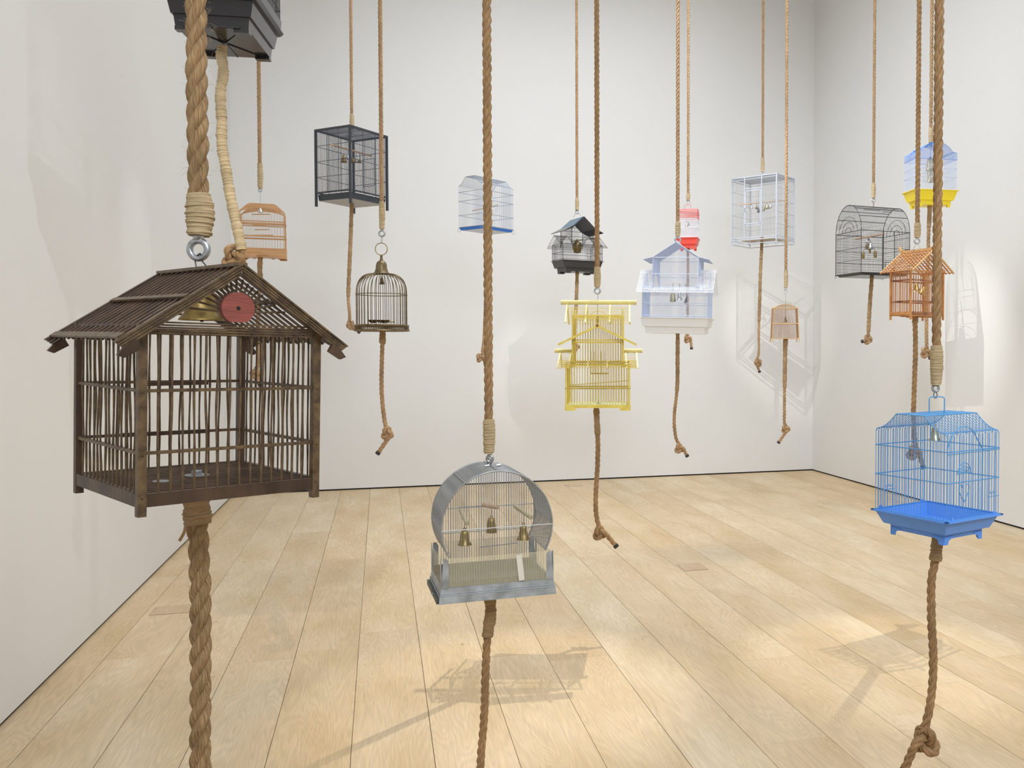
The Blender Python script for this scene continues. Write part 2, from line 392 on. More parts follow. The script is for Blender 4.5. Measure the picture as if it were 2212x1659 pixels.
class MB:
    def __init__(s, S=1.0):
        s.v = []; s.f = []; s.S = S; s.uv = []

    def add(s, vs, fs, uvs=None):
        o = len(s.v); s.v += [tuple(a) for a in vs]; s.f += [tuple(i + o for i in f) for f in fs]
        if uvs is None: uvs = [(0.0, 0.0)] * sum(len(f) for f in fs)
        s.uv += uvs
        return s

    def box(s, c, d, R=None):
        c = V(c); vs = []
        for x in (-1, 1):
            for y in (-1, 1):
                for z in (-1, 1):
                    p = V((x * d[0] / 2, y * d[1] / 2, z * d[2] / 2))
                    if R: p = R @ p
                    vs.append(c + p)
        return s.add(vs, [(0, 1, 3, 2), (4, 6, 7, 5), (0, 4, 5, 1), (2, 3, 7, 6), (0, 2, 6, 4), (1, 5, 7, 3)])

    def beam(s, p, q, w_, h, up=(0, 0, 1)):
        """square bar from p to q; h measured along up"""
        p = V(p); q = V(q); d = (q - p); x = d.normalized(); u = V(up); z = (u - x * u.dot(x))
        z = z.normalized() if z.length > 1e-6 else V((0, 1, 0))
        y = z.cross(x)
        R = Matrix((x, y, z)).transposed()
        return s.box((p + q) / 2, (d.length, w_, h), R)

    def tube(s, pts, r, n=6, closed=False, caps=True):
        p = np.array([list(a) for a in pts], float)
        m_ = len(p)
        if closed:
            pe = np.concatenate([p[-1:], p, p[:1]]); T = pe[2:] - pe[:-2]; T /= np.linalg.norm(T, axis=1)[:, None]
            nrm = np.cross(p[1] - p[0], p[2] - p[1]); nrm = nrm / max(np.linalg.norm(nrm), 1e-9)
            U = np.cross(T, nrm); W = np.cross(T, U)
        else:
            T, U, W = frames(p)
        rr = np.full(m_, r) if np.isscalar(r) else np.array(r, float)
        a = np.linspace(0, 2 * PI, n, endpoint=False)
        ring = p[:, None] + rr[:, None, None] * (np.cos(a)[None, :, None] * U[:, None] + np.sin(a)[None, :, None] * W[:, None])
        vs = ring.reshape(-1, 3).tolist(); fs = []; uv = []
        s_ = np.concatenate([[0], np.cumsum(np.linalg.norm(np.diff(p, axis=0), axis=1))]) * s.S
        for i in range(m_ if closed else m_ - 1):
            i2 = (i + 1) % m_
            for j in range(n):
                j2 = (j + 1) % n
                fs.append((i * n + j, i * n + j2, i2 * n + j2, i2 * n + j))
                uv += [(j / n, s_[i]), ((j + 1) / n, s_[i]), ((j + 1) / n, s_[min(i + 1, m_ - 1)]), (j / n, s_[min(i + 1, m_ - 1)])]
        if caps and not closed:
            fs.append(tuple(range(n - 1, -1, -1))); fs.append(tuple((m_ - 1) * n + j for j in range(n)))
            uv += [(0.5, 0.0)] * (2 * n)
        return s.add(vs, fs, uv)

    def torus(s, c, R, r, ax=(0, 1, 0), n=24, k=10, e=1.0):
        ax = V(ax).normalized(); u = ax.orthogonal().normalized(); w_ = ax.cross(u)
        if abs(ax.z) < 0.5:
            w_ = V((0, 0, 1)); w_ = (w_ - ax * w_.dot(ax)).normalized(); u = w_.cross(ax)
        return s.tube([V(c) + u * (R * math.cos(2 * PI * i / n)) + w_ * (R * e * math.sin(2 * PI * i / n)) for i in range(n)], r, k, True)

    def lathe(s, prof, n=20, c=(0, 0, 0), cap=False):
        c = V(c); vs = []; fs = []
        for r, z in prof:
            for j in range(n):
                a = 2 * PI * j / n; vs.append((c.x + r * math.cos(a), c.y + r * math.sin(a), c.z + z))
        for i in range(len(prof) - 1):
            for j in range(n):
                j2 = (j + 1) % n; fs.append((i * n + j, i * n + j2, (i + 1) * n + j2, (i + 1) * n + j))
        if cap:
            fs.append(tuple(range(n - 1, -1, -1))); fs.append(tuple((len(prof) - 1) * n + j for j in range(n)))
        return s.add(vs, fs)

    def prism(s, poly, y0, y1, ax='y'):
        """polygon in (x, z) extruded over y, or (y, z) over x"""
        n = len(poly)
        mk = (lambda a, z, t_: (a, t_, z)) if ax == 'y' else (lambda a, z, t_: (t_, a, z))
        vs = [mk(a, z, y0) for a, z in poly] + [mk(a, z, y1) for a, z in poly]
        fs = [tuple(range(n)), tuple(range(2 * n - 1, n - 1, -1))]
        for i in range(n):
            j = (i + 1) % n; fs.append((i, i + n, j + n, j))
        return s.add(vs, fs)

    def frus(s, w0, l0, z0, w1, l1, z1, th=None, c=(0, 0)):
        """open tapered box wall (z0 bottom) with thickness, or solid when th is None"""
        def rect(w_, l_, z): return [(c[0] + x * w_ / 2, c[1] + y * l_ / 2, z) for x, y in ((-1, -1), (1, -1), (1, 1), (-1, 1))]
        vs = rect(w0, l0, z0) + rect(w1, l1, z1)
        side = [(i, (i + 1) % 4, (i + 1) % 4 + 4, i + 4) for i in range(4)]
        if th is None:
            return s.add(vs, side + [(3, 2, 1, 0), (4, 5, 6, 7)])
        vs += rect(w0 - 2 * th, l0 - 2 * th, z0 + th) + rect(w1 - 2 * th, l1 - 2 * th, z1)
        fs = side + [(3, 2, 1, 0), (8, 9, 10, 11)]
        for i in range(4):
            j = (i + 1) % 4
            fs.append((i + 8, i + 12, j + 12, j + 8)); fs.append((i + 4, j + 4, j + 12, i + 12))
        return s.add(vs, fs)

    def mesh(s, name):
        me = bpy.data.meshes.new(name)
        S = s.S
        me.from_pydata([(a[0] * S, a[1] * S, a[2] * S) for a in s.v], [], s.f)
        ul = me.uv_layers.new(name='UVMap')
        ul.data.foreach_set('uv', np.array(s.uv, np.float32).ravel())
        return me


def shade(me, ang=35):
    me.shade_smooth()
    me.set_sharp_from_angle(angle=math.radians(ang))


def link(name, me, mat=None, parent=None, ang=35):
    o = bpy.data.objects.new(name, me)
    COL.objects.link(o)
    if mat is not None and len(me.materials) == 0:
        me.materials.append(M[mat])
    if ang: shade(me, ang)
    if parent is not None: o.parent = parent
    return o


def tag(o, label, cat, group=None):
    o['label'] = label; o['category'] = cat
    if group: o['group'] = group
    return o


def stuff(o):
    o['kind'] = 'stuff'; return o


_cyl = {}


def unit_cyl(mat, n=6):
    k = (mat, n)
    if k not in _cyl:
        b_ = MB(); b_.lathe([(1, -0.5), (1, 0.5)], n, cap=True)
        me = b_.mesh('rod_' + mat); me.materials.append(M[mat]); shade(me, 50)
        _cyl[k] = me
    return _cyl[k]


class Thing:
    """an Empty at the base; local unit = one photo pixel at the thing's depth, converted with S"""

    def __init__(s, name, label, cat, loc, rz=0.0, S=1.0, group=None, roll=0.0, dims=None):
        o = bpy.data.objects.new(name, None); COL.objects.link(o)
        o.empty_display_size = 0.05
        s.o = o; s.S = S; s.loc = V(loc)
        s.R = Quaternion(HF, roll).to_matrix() @ Matrix.Rotation(rz, 3, 'Z')
        o.matrix_world = Matrix.Translation(loc) @ s.R.to_4x4()
        tag(o, label, cat, group)
        if dims: s.w, s.l = dims
        s.dc = (s.loc - CAM).dot(FW)

    def mb(s): return MB(s.S)

    def put(s, name, b_, mat, parent=None, ang=35, label=None):
        o = link(name, b_.mesh(name), mat, parent or s.o, ang)
        if label: o['label'] = label
        return o

    def rod(s, name, p, q, r, mat, parent=None, n=6, label=None):
        p = V(p); q = V(q); d = q - p
        o = bpy.data.objects.new(name, unit_cyl(mat, n)); COL.objects.link(o)
        o.parent = parent or s.o
        o.location = (p + q) / 2 * s.S
        o.rotation_mode = 'QUATERNION'
        o.rotation_quaternion = d.to_track_quat('Z', 'Y')
        o.scale = (r * s.S, r * s.S, d.length * s.S)
        if label: o['label'] = label
        return o

    def L(s, px, py, d=None):
        """local coordinates of the point seen at a pixel"""
        p = P(px, py, d or s.dc)
        return (s.R.inverted() @ (p - s.loc)) / s.S

    def W(s, p):
        return s.R @ (V(p) * s.S) + s.loc


def frame(npx, npy, d, yaw, lpx=None, rpx=None, w=None, l=None):
    """footprint from its near corner: width runs right-and-away, length runs left-and-away"""
    th = math.radians(yaw)
    Np = P(npx, npy, d); q = Np - CAM
    x = RT * math.cos(th) + HF * math.sin(th); y = -RT * math.sin(th) + HF * math.cos(th)
    if rpx is not None:
        k = (rpx - CX) / FPX; w = (k * q.dot(FW) - q.dot(RT)) / (x.dot(RT) - k * x.dot(FW))
    if lpx is not None:
        k = (lpx - CX) / FPX; l = (k * q.dot(FW) - q.dot(RT)) / (y.dot(RT) - k * y.dot(FW))
    S = d / FPX
    c = Np + x * w / 2 + y * l / 2
    return dict(loc=c, rz=th - YAW, S=S, dims=(w / S, l / S))


# ------------------------------------------------------------------ ropes
def strand_mesh(path, R, segs, sides, ridges=0, nst=3, twist=1.0, pitch=3.15, taper=None):
    Pp = pitch * 2 * R
    step = Pp / segs
    pts = resample(path, step)
    T, U, W_ = frames(pts)
    s = np.concatenate([[0], np.cumsum(np.linalg.norm(np.diff(pts, axis=0), axis=1))])
    n = len(pts)
    rs = 0.60 * R; off = 0.425 * R
    VV = []; FF = []; UVs = []
    a = np.linspace(0, 2 * PI, sides, endpoint=False)
    for k in range(nst):
        ph = 2 * PI * s / Pp * twist + 2 * PI * k / nst
        wob = 1 + 0.05 * np.sin(s * 31 + k * 2.1) * np.sin(s * 12.7 + k)
        C = pts + (off * wob)[:, None] * (np.cos(ph)[:, None] * U + np.sin(ph)[:, None] * W_)
        # strand section: in the plane of U, W; orientation turns with the lay so that yarns look almost parallel to the rope
        aa = a[None, :] - (ph * 0.72)[:, None]
        rad = np.full((n, sides), rs) * wob[:, None]
        if ridges:
            rad = rad * (1 - 0.13 * (1 - np.abs(np.cos(a * ridges / 2.0)))[None, :])
        ring = C[:, None] + rad[..., None] * (np.cos(aa)[..., None] * U[:, None] + np.sin(aa)[..., None] * W_[:, None])
        o = len(VV) * n * sides
        VV.append(ring.reshape(-1, 3))
        i = np.arange(n - 1)[:, None]; j = np.arange(sides)[None, :]; j2 = (j + 1) % sides
        FF.append((np.stack([i * sides + j, i * sides + j2, (i + 1) * sides + j2, (i + 1) * sides + j], -1) + o).reshape(-1, 4))
        uj = np.broadcast_to(j / sides + k * 3.0, (n - 1, sides)); uj2 = uj + 1.0 / sides
        s0 = np.broadcast_to(s[:-1][:, None], (n - 1, sides)); s1 = np.broadcast_to(s[1:][:, None], (n - 1, sides))
        UVs.append(np.stack([np.stack([uj, s0 + k * 7], -1), np.stack([uj2, s0 + k * 7], -1), np.stack([uj2, s1 + k * 7], -1), np.stack([uj, s1 + k * 7], -1)], 2).reshape(-1, 2))
    VV = np.concatenate(VV); FF = np.concatenate(FF); UVs = np.concatenate(UVs)
    me = bpy.data.meshes.new('rope')
    me.vertices.add(len(VV)); me.vertices.foreach_set('co', VV.astype(np.float32).ravel())
    me.loops.add(len(FF) * 4); me.loops.foreach_set('vertex_index', FF.astype(np.int32).ravel())
    me.polygons.add(len(FF)); me.polygons.foreach_set('loop_start', (np.arange(len(FF)) * 4).astype(np.int32))
    me.update(calc_edges=True)
    ul = me.uv_layers.new(name='UVMap'); ul.data.foreach_set('uv', UVs.astype(np.float32).ravel())
    me.validate()
    return me


def wrap_mesh(path, r, tp, n=16, per=4, seed=0, bulge=None, amp=0.3, closed_ends=True):
    """twine wound round a rope: scalloped sleeve with uneven, slanting turns"""
    pts = resample(path, tp / per)
    T, U, W_ = frames(pts)
    m_ = len(pts)
    rnd = random.Random(seed)
    b_ = MB(); vs = []; fs = []; uv = []
    nturn = m_ // per + 3
    rt = [1 + rnd.uniform(-0.10, 0.12) for _ in range(nturn)]
    tl = [rnd.uniform(-0.7, 0.7) for _ in range(nturn)]
    Ltot = m_ - 1
    for i in range(m_):
        t_ = i / Ltot
        tn = i // per; fr = (i % per) / per
        scal = (1 - amp * tp / r * 0.9) + amp * tp / r * math.sin(PI * (fr + 0.5 / per))
        br = bulge(t_) if bulge else 1.0
        for j in range(n):
            a = 2 * PI * j / n
            rr = r * br * scal * (1 + (rt[tn] - 1) * (0.6 + 0.4 * math.sin(a + tn * 1.7)))
            sl = tl[tn] * 0.35 * tp * math.sin(a + tn * 0.9) + tp * j / n
            p = pts[i] + U[i] * math.cos(a) * rr + W_[i] * math.sin(a) * rr + T[i] * sl * (1 if 0 < i < m_ - 1 else 0.3)
            vs.append(tuple(p))
    for i in range(m_ - 1):
        for j in range(n):
            j2 = (j + 1) % n
            fs.append((i * n + j, i * n + j2, (i + 1) * n + j2, (i + 1) * n + j))
            v0 = (i % per) / per; v1 = v0 + 1 / per
            # fibres of the twine run around the rope: swap the axes
            g = 2 * PI * r
            uv += [(v0 * 0.6, j / n * g + i // per), (v0 * 0.6, (j + 1) / n * g + i // per), (v1 * 0.6, (j + 1) / n * g + i // per), (v1 * 0.6, j / n * g + i // per)]
    fs.append(tuple(range(n - 1, -1, -1))); fs.append(tuple((m_ - 1) * n + j for j in range(n)))
    uv += [(0.0, 0.0)] * (2 * n)
    b_.add(vs, fs, uv)
    return b_.mesh('twine_wrap')


def knot_pts(c, R, side=1, spin=0.0, sc=0.80):
    """overhand knot as an open trefoil; the rope enters from above and leaves below"""
    out = []
    dl = 0.42
    for i in range(27):
        t_ = PI + dl + (2 * PI - 2 * dl) * i / 26
        x = math.sin(t_) + 2 * math.sin(2 * t_); y = math.cos(t_) - 2 * math.cos(2 * t_); z = -math.sin(3 * t_)
        # x runs down, y to the side, z in depth
        a = y * side; dn = x
        a2 = a * math.cos(spin) - dn * math.sin(spin); d2 = a * math.sin(spin) + dn * math.cos(spin)
        out.append(c + (RT * a2 - V((0, 0, 1)) * d2 + HF * z * 1.15) * (R * sc))
    return out


def eye_bolt(t, c, r, thick, mat='galv'):
    """ring seen face on with a collar on top; c world"""
    b_ = MB(); b_.torus(c, r - thick, thick, ax=HF, n=32, k=12)
    o = link('eye_bolt', b_.mesh('eye_bolt'), mat, t)
    b_ = MB(); b_.lathe([(0.0, 0), (thick * 1.1, 0.0), (thick * 1.5, thick * 0.5), (thick * 1.55, thick * 1.2), (thick * 1.2, thick * 1.6), (0, thick * 1.6)], 16, c=c + V((0, 0, r - thick * 0.8)))
    link('collar', b_.mesh('collar'), mat, o)
    return o


def hanging_rope(px, d, wpx, wrap, bolt, label, segs=10, sides=7, mat='rope', ridges=0, wmat='twine', wr=1.3, topy=None, group=None, lean=0.0):
    """upper rope: from the ceiling to a twine-bound end with an eye bolt. wrap = (y0, y1), bolt = (px, py, r px)"""
    S = d / FPX
    R = wpx / 2 * S
    base = P(px, wrap[1], d)
    root = bpy.data.objects.new('hanging_rope', None); COL.objects.link(root)
    root.location = base; root.empty_display_size = 0.05
    tag(root, label, 'rope', group)
    o0 = base
    z1 = P(px, wrap[0], d).z
    zt = ZC - base.z
    wraplen = z1 - base.z
    path = [V((0, 0, 0.01)), V((0, 0, wraplen)), V((lean * 0.3, 0, (wraplen + zt) * 0.5)), V((lean, 0, zt))]
    me = strand_mesh(path, R, segs, sides, ridges)
    link('twisted_rope', me, mat, root, 60)
    # binding
    seed = int(px)
    tp = max(0.0035, 2.1 * S) if S > 0.0012 else 0.0042
    wp = [V((0, 0, wraplen)), V((0.1 * R, 0, wraplen * 0.55)), V((0, 0, 0))]
    me = wrap_mesh(wp, R * wr, tp, 20 if wpx > 15 else 12, 5 if wpx > 15 else 3, seed, lambda q: 0.93 + 0.13 * math.sin(PI * min(1, q * 1.15)) ** 0.8 - (0.12 if q > 0.95 else 0))
    link('twine_binding', me, wmat, root, 60)
    if bolt:
        c = P(bolt[0], bolt[1], d) - base
        e = eye_bolt(root, c, bolt[2] * S, bolt[2] * S * (bolt[3] if len(bolt) > 3 else 0.24))
        b_ = MB(); b_.lathe([(bolt[2] * S * 0.2, c.z + bolt[2] * S * 0.7), (bolt[2] * S * 0.2, max(c.z + bolt[2] * S, 0.012))], 10, cap=True)
        link('shank', b_.mesh('shank'), 'galv', e)
    return root, base


def rope_tail(pts, d, wpx, wrapn, knot, end, label, mat='rope', wmat='twine_dark', segs=10, sides=7, side=1, spin=0.0, ridges=0,
              wr=1.25, top_r=1.0, cap=True, full=False, group=None, ksc=0.80, wtp=None):
    """lower rope. pts: pixel path from the cage floor down; wrapn: pixel length of the binding; knot: pixel centre; end: pixel of tip"""
    S = d / FPX; R = wpx / 2 * S
    root = bpy.data.objects.new('rope_tail', None); COL.objects.link(root)
    base = P(*pts[0], d); root.location = base; root.empty_display_size = 0.05
    tag(root, label, 'rope', group)
    W = [P(a, b, d) - base for a, b in pts]
    path = list(W)
    if knot:
        kc = P(*knot, d) - base
        path += knot_pts(kc, R, side, spin, ksc)
        e = P(*end, d) - base
        st = path[-1]
        path += [st.lerp(e, 0.35) + HF * 0.3 * R, e]
    me = strand_mesh(path, R, segs, sides, ridges)
    link('twisted_rope', me, mat, root, 60)
    if wrapn:
        # walk down the path for the wrapped length
        pr = resample(W, 0.004); s = np.concatenate([[0], np.cumsum(np.linalg.norm(np.diff(pr, axis=0), axis=1))])
        k = int(np.searchsorted(s, wrapn * S)); k = min(max(k, 4), len(pr) - 1)
        sub = [V(pr[int(i)]) for i in np.linspace(0, k, max(3, k // 12 + 3))]
        sub[0] = sub[0] + V((0, 0, 0.002))
        rnd = random.Random(int(pts[0][0])); phs = [rnd.uniform(0, 6) for _ in range(3)]
        tp = wtp or (max(0.0035, 2.2 * S) if S > 0.0012 else 0.0042)
        Lw = wrapn * S
        me = wrap_mesh(sub, R * wr, tp, 20 if wpx > 15 else 12, 5 if wpx > 15 else 3, int(pts[0][0]) + 5,
                       lambda q: (1 + 0.05 * math.sin(q * Lw / R * 1.1 + phs[0]) + 0.04 * math.sin(q * Lw / R * 2.3 + phs[1])) * (top_r + (1 - top_r) * min(1, q * 3)))
        link('twine_binding', me, wmat, root, 60)
    if knot and cap:
        e = path[-1]; dr = (path[-1] - path[-2]).normalized()
        b_ = MB(); b_.tube([e - dr * R * 1.1, e + dr * R * 0.25], R * 1.1, 14)
        link('black_end_tape', b_.mesh('black_end_tape'), 'black_tape', root, 50)
    return root


def hook_wire(t, pts, r, mat='steel', name='hanging_wire', parent=None):
    b_ = MB(t.S); b_.tube(resample(pts, 3.0) if len(pts) > 2 else pts, r, 6)
    return link(name, b_.mesh(name), mat, parent or t.o, 60)


# ------------------------------------------------------------------ bells
BELL = {
    'hand': [(0.0, 1.0), (0.16, 0.99), (0.30, 0.93), (0.36, 0.80), (0.40, 0.62), (0.46, 0.42), (0.56, 0.22), (0.70, 0.08), (0.78, 0.0), (0.72, 0.0), (0.60, 0.10), (0.44, 0.35), (0.34, 0.75), (0.0, 0.9)],
    'cow': [(0.0, 1.0), (0.30, 0.98), (0.37, 0.90), (0.39, 0.70), (0.45, 0.30), (0.52, 0.0), (0.48, 0.0), (0.35, 0.7), (0.0, 0.92)],
    'sleigh': [(0.0, 1.0), (0.22, 0.96), (0.42, 0.82), (0.52, 0.60), (0.50, 0.40), (0.40, 0.18), (0.34, 0.0), (0.30, 0.0), (0.36, 0.25), (0.44, 0.6), (0.0, 0.9)],
    'tube': [(0.0, 1.0), (0.24, 1.0), (0.25, 0.97), (0.25, 0.0), (0.22, 0.0), (0.22, 0.9), (0.0, 0.92)],
    'cone': [(0.0, 1.0), (0.10, 0.98), (0.17, 0.85), (0.30, 0.35), (0.44, 0.05), (0.50, 0.0), (0.45, 0.0), (0.28, 0.35), (0.12, 0.85), (0.0, 0.92)],
    'long': [(0.0, 1.0), (0.10, 0.97), (0.16, 0.85), (0.19, 0.5), (0.21, 0.02), (0.22, 0.0), (0.19, 0.0), (0.17, 0.5), (0.0, 0.9)],
    'church': [(0.0, 1.0), (0.2, 0.99), (0.34, 0.93), (0.40, 0.82), (0.42, 0.60), (0.47, 0.38), (0.58, 0.18), (0.70, 0.06), (0.72, 0.0), (0.66, 0.0), (0.52, 0.16), (0.38, 0.45), (0.33, 0.8), (0.0, 0.93)],
}


def bell(px, ytop, ybot, d, mat, label, kind='hand', group=None, hang=None, tilt=0.0, tdir=0.0, hmat='darkwire', hx=None, clap=True, wid=1.0):
    S = d / FPX; h = (ybot - ytop) * S
    root = bpy.data.objects.new('bell', None); COL.objects.link(root)
    base = P(px, ybot, d)
    root.empty_display_size = 0.02
    tag(root, label, 'bell', group)
    R = Quaternion(HF, tilt) @ Quaternion(RT, tdir)
    root.matrix_world = Matrix.Translation(base) @ R.to_matrix().to_4x4()
    b_ = MB(); b_.lathe([(r * h * wid, z * h) for r, z in BELL[kind]], 24)
    link('bell_body', b_.mesh('bell_body'), mat, root, 50)
    b_ = MB(); b_.torus(V((0, 0, h * 1.06)), h * 0.09, h * 0.03, n=12, k=6)
    link('loop', b_.mesh('loop'), mat, root, 60)
    if clap:
        b_ = MB(); b_.lathe([(0.0, -0.06 * h), (0.05 * h, -0.04 * h), (0.06 * h, 0.02 * h), (0.02 * h, 0.07 * h), (0.015 * h, 0.9 * h), (0.0, 0.9 * h)], 10)
        link('clapper', b_.mesh('clapper'), mat if kind != 'church' else 'darkwire', root, 50)
    if hang is not None:
        tp = P(hx if hx is not None else px, hang, d)
        q = root.matrix_world.inverted() @ tp
        b_ = MB(); b_.tube([V((0, 0, h * 1.1)), q], max(0.0006, 0.45 * S), 6)
        link('hanging_wire', b_.mesh('hanging_wire'), hmat, root, 60)
    return root

# ------------------------------------------------------------------ the room
def struct(name, b_, mat, ang=0):
    o = link(name, b_.mesh(name), mat, None, ang); o['kind'] = 'structure'; return o


GAPZ = 0.016
b_ = MB(); b_.box((XL - 0.1, (YF + YB) / 2, (GAPZ + ZC) / 2), (0.2, YB - YF + 0.4, ZC - GAPZ)); struct('wall_left', b_, 'wall')
b_ = MB(); b_.box((XR + 0.1, (YF + YB) / 2, (GAPZ + ZC) / 2), (0.2, YB - YF + 0.4, ZC - GAPZ)); struct('wall_right', b_, 'wall')
b_ = MB(); b_.box(((XL + XR) / 2, YB + 0.1, (GAPZ + ZC) / 2), (XR - XL, 0.2, ZC - GAPZ)); struct('wall_back', b_, 'wall')
b_ = MB(); b_.box(((XL + XR) / 2, YF - 0.1, (GAPZ + ZC) / 2), (XR - XL, 0.2, ZC - GAPZ)); struct('wall_front', b_, 'wall')
b_ = MB(); b_.box(((XL + XR) / 2, (YF + YB) / 2, ZC + 0.1), (XR - XL + 0.4, YB - YF + 0.4, 0.2)); struct('ceiling', b_, 'ceiling')
for nm, c, d_ in (('left', (XL - 0.03, (YF + YB) / 2, 0), (0.04, YB - YF + 0.1, 2 * GAPZ)), ('right', (XR + 0.03, (YF + YB) / 2, 0), (0.04, YB - YF + 0.1, 2 * GAPZ)),
                  ('back', ((XL + XR) / 2, YB + 0.03, 0), (XR - XL + 0.1, 0.04, 2 * GAPZ)), ('front', ((XL + XR) / 2, YF - 0.03, 0), (XR - XL + 0.1, 0.04, 2 * GAPZ))):
    b_ = MB(); b_.box(c, d_); struct('baseboard_' + nm, b_, 'gap')  # near-black strip painting the shade under the wall edge

b_ = MB(); b_.box(((XL + XR) / 2, (YF + YB) / 2, -0.06), (XR - XL + 0.2, YB - YF + 0.2, 0.07))
floor = struct('floor', b_, 'floor_gap')
edges = [XL - 0.02] + [-1.294 + 0.2945 * k for k in range(22)] + [XR + 0.02]
joints = {}
for px, py in ((290, 1421), (345, 1247), (562, 1068), (640, 1151), (1945, 1545), (1245, 1422), (1330, 1199), (1450, 1181), (1240, 1131), (1600, 1213),
               (1385, 1063), (1360, 1090), (1560, 1178), (1750, 1050), (1660, 1065), (745, 1400), (890, 1359), (690, 1085), (2080, 1300), (1990, 1190), (2150, 1420)):
    p = on_z(px, py)
    for i in range(len(edges) - 1):
        if edges[i] <= p.x < edges[i + 1]: joints.setdefault(i, []).append(p.y)
rnd = random.Random(11)
TINT = [(0.665, 0.508, 0.32), (0.69, 0.538, 0.35), (0.648, 0.488, 0.302), (0.68, 0.524, 0.333), (0.655, 0.498, 0.31), (0.70, 0.55, 0.362)]
last = None
for i in range(len(edges) - 1):
    ys = sorted(joints.get(i, []))
    cuts = [YF - 0.05]
    y = YF + rnd.uniform(0.5, 2.6)
    while y < YB - 0.6:
        if all(abs(y - k) > 1.6 for k in ys): cuts.append(y)
        y += rnd.uniform(3.4, 5.0)
    cuts = sorted(cuts + ys) + [YB + 0.05]
    for a, c in zip(cuts[:-1], cuts[1:]):
        g = 0.0007 + rnd.random() * 0.0008
        x0, x1 = edges[i] + g, edges[i + 1] - g
        z = rnd.uniform(-0.0003, 0.0003)
        b_ = MB(); b_.box(((x0 + x1) / 2, (a + c) / 2, -0.012 + z), (x1 - x0, c - a - 0.0009, 0.024))
        o = link('floor_board', b_.mesh('floor_board'), 'oak', floor, 0)
        k = rnd.choice([q for q in range(6) if q != last]); last = k
        f_ = rnd.uniform(0.97, 1.035); wm = rnd.uniform(-0.008, 0.008)
        o.color = (TINT[k][0] * f_ + wm, TINT[k][1] * f_, TINT[k][2] * f_ - wm, 1)
for quad, tint in ((((1460, 1218), (1509, 1215.5), (1529, 1231), (1481, 1235)), (0.55, 0.375, 0.235)),
                   (((330, 1329), (349, 1309), (409, 1306), (402, 1325)), (0.60, 0.44, 0.28)),
                   (((1219, 1047), (1252, 1045), (1259, 1050), (1226, 1052)), (0.62, 0.46, 0.30))):
    q = [on_z(*p) for p in quad]
    cx_ = sum(p.x for p in q) / 4; cy_ = sum(p.y for p in q) / 4
    wx = (abs(q[1].x - q[0].x) + abs(q[2].x - q[3].x)) / 2; wy = (max(p.y for p in q) - min(p.y for p in q)) * 0.85
    if wx < 0.1: wx = 0.2
    b_ = MB(); b_.box((cx_, cy_, 0.0), (wx + 0.005, wy + 0.005, 0.0012))
    r_ = link('access_panel', b_.mesh('access_panel'), 'floor_gap', floor, 0)
    b_ = MB(); b_.box((cx_, cy_, 0.0), (wx, wy, 0.002))
    o = link('panel_lid', b_.mesh('panel_lid'), 'oak', r_, 0); o.color = (*tint, 1)


# ------------------------------------------------------------------ cage building blocks
def tray(t, w_, l_, z0, zr, mat, lip=2.0, feet=True, t1=0.45, in1=0.9, in2=0.8, th=1.2, name='tray', crossribs=False):
    """stepped plastic tray: lip, upper tier, narrower lower tier, four corner feet"""
    zm = z0 + (zr - z0) * t1; zf = z0
    fh = (zr - z0) * 0.14 if feet else 0
    b_ = t.mb()
    b_.frus(w_ * in1, l_ * in1, zm, w_, l_, zr, th)
    tr = t.put(name, b_, mat)
    b_ = t.mb(); b_.frus(w_ * in2 * 0.97, l_ * in2 * 0.97, zf + fh, w_ * in2, l_ * in2, zm - 0.02)
    t.put('lower_tier', b_, mat, tr)
    b_ = t.mb()
    for sx, sy, ww, ll in ((0, -1, w_ + 2 * lip, lip * 1.3), (0, 1, w_ + 2 * lip, lip * 1.3), (-1, 0, lip * 1.3, l_ + 2 * lip), (1, 0, lip * 1.3, l_ + 2 * lip)):
        b_.box((sx * (w_ / 2 + lip * 0.45), sy * (l_ / 2 + lip * 0.45), zr), (ww, ll, max(1.0, lip * 0.55)))
    t.put('rim', b_, mat, tr)
    if feet:
        for sx in (-1, 1):
            for sy in (-1, 1):
                b_ = t.mb()
                fx, fy = w_ * in2 * 0.97 / 2, l_ * in2 * 0.97 / 2
                b_.box((sx * (fx - fx * 0.16), sy * (fy - fx * 0.16), zf + fh / 2), (fx * 0.32, fx * 0.32, fh))
                t.put('foot', b_, mat, tr)
    return tr


def dense(poly, step=2.0):
    out = []
    for a, c in zip(poly[:-1], poly[1:]):
        a = np.array(a, float); c = np.array(c, float); n = max(1, int(np.linalg.norm(c - a) / step))
        for k in range(n): out.append(tuple(a + (c - a) * k / n))
    out.append(tuple(poly[-1])); return out


def zprof(prof, y):
    return max(z0 + (z1 - z0) * (y - y0) / (y1 - y0) for (y0, z0), (y1, z1) in zip(prof[:-1], prof[1:]) if y1 > y0 and y0 - 1e-6 <= y <= y1 + 1e-6)


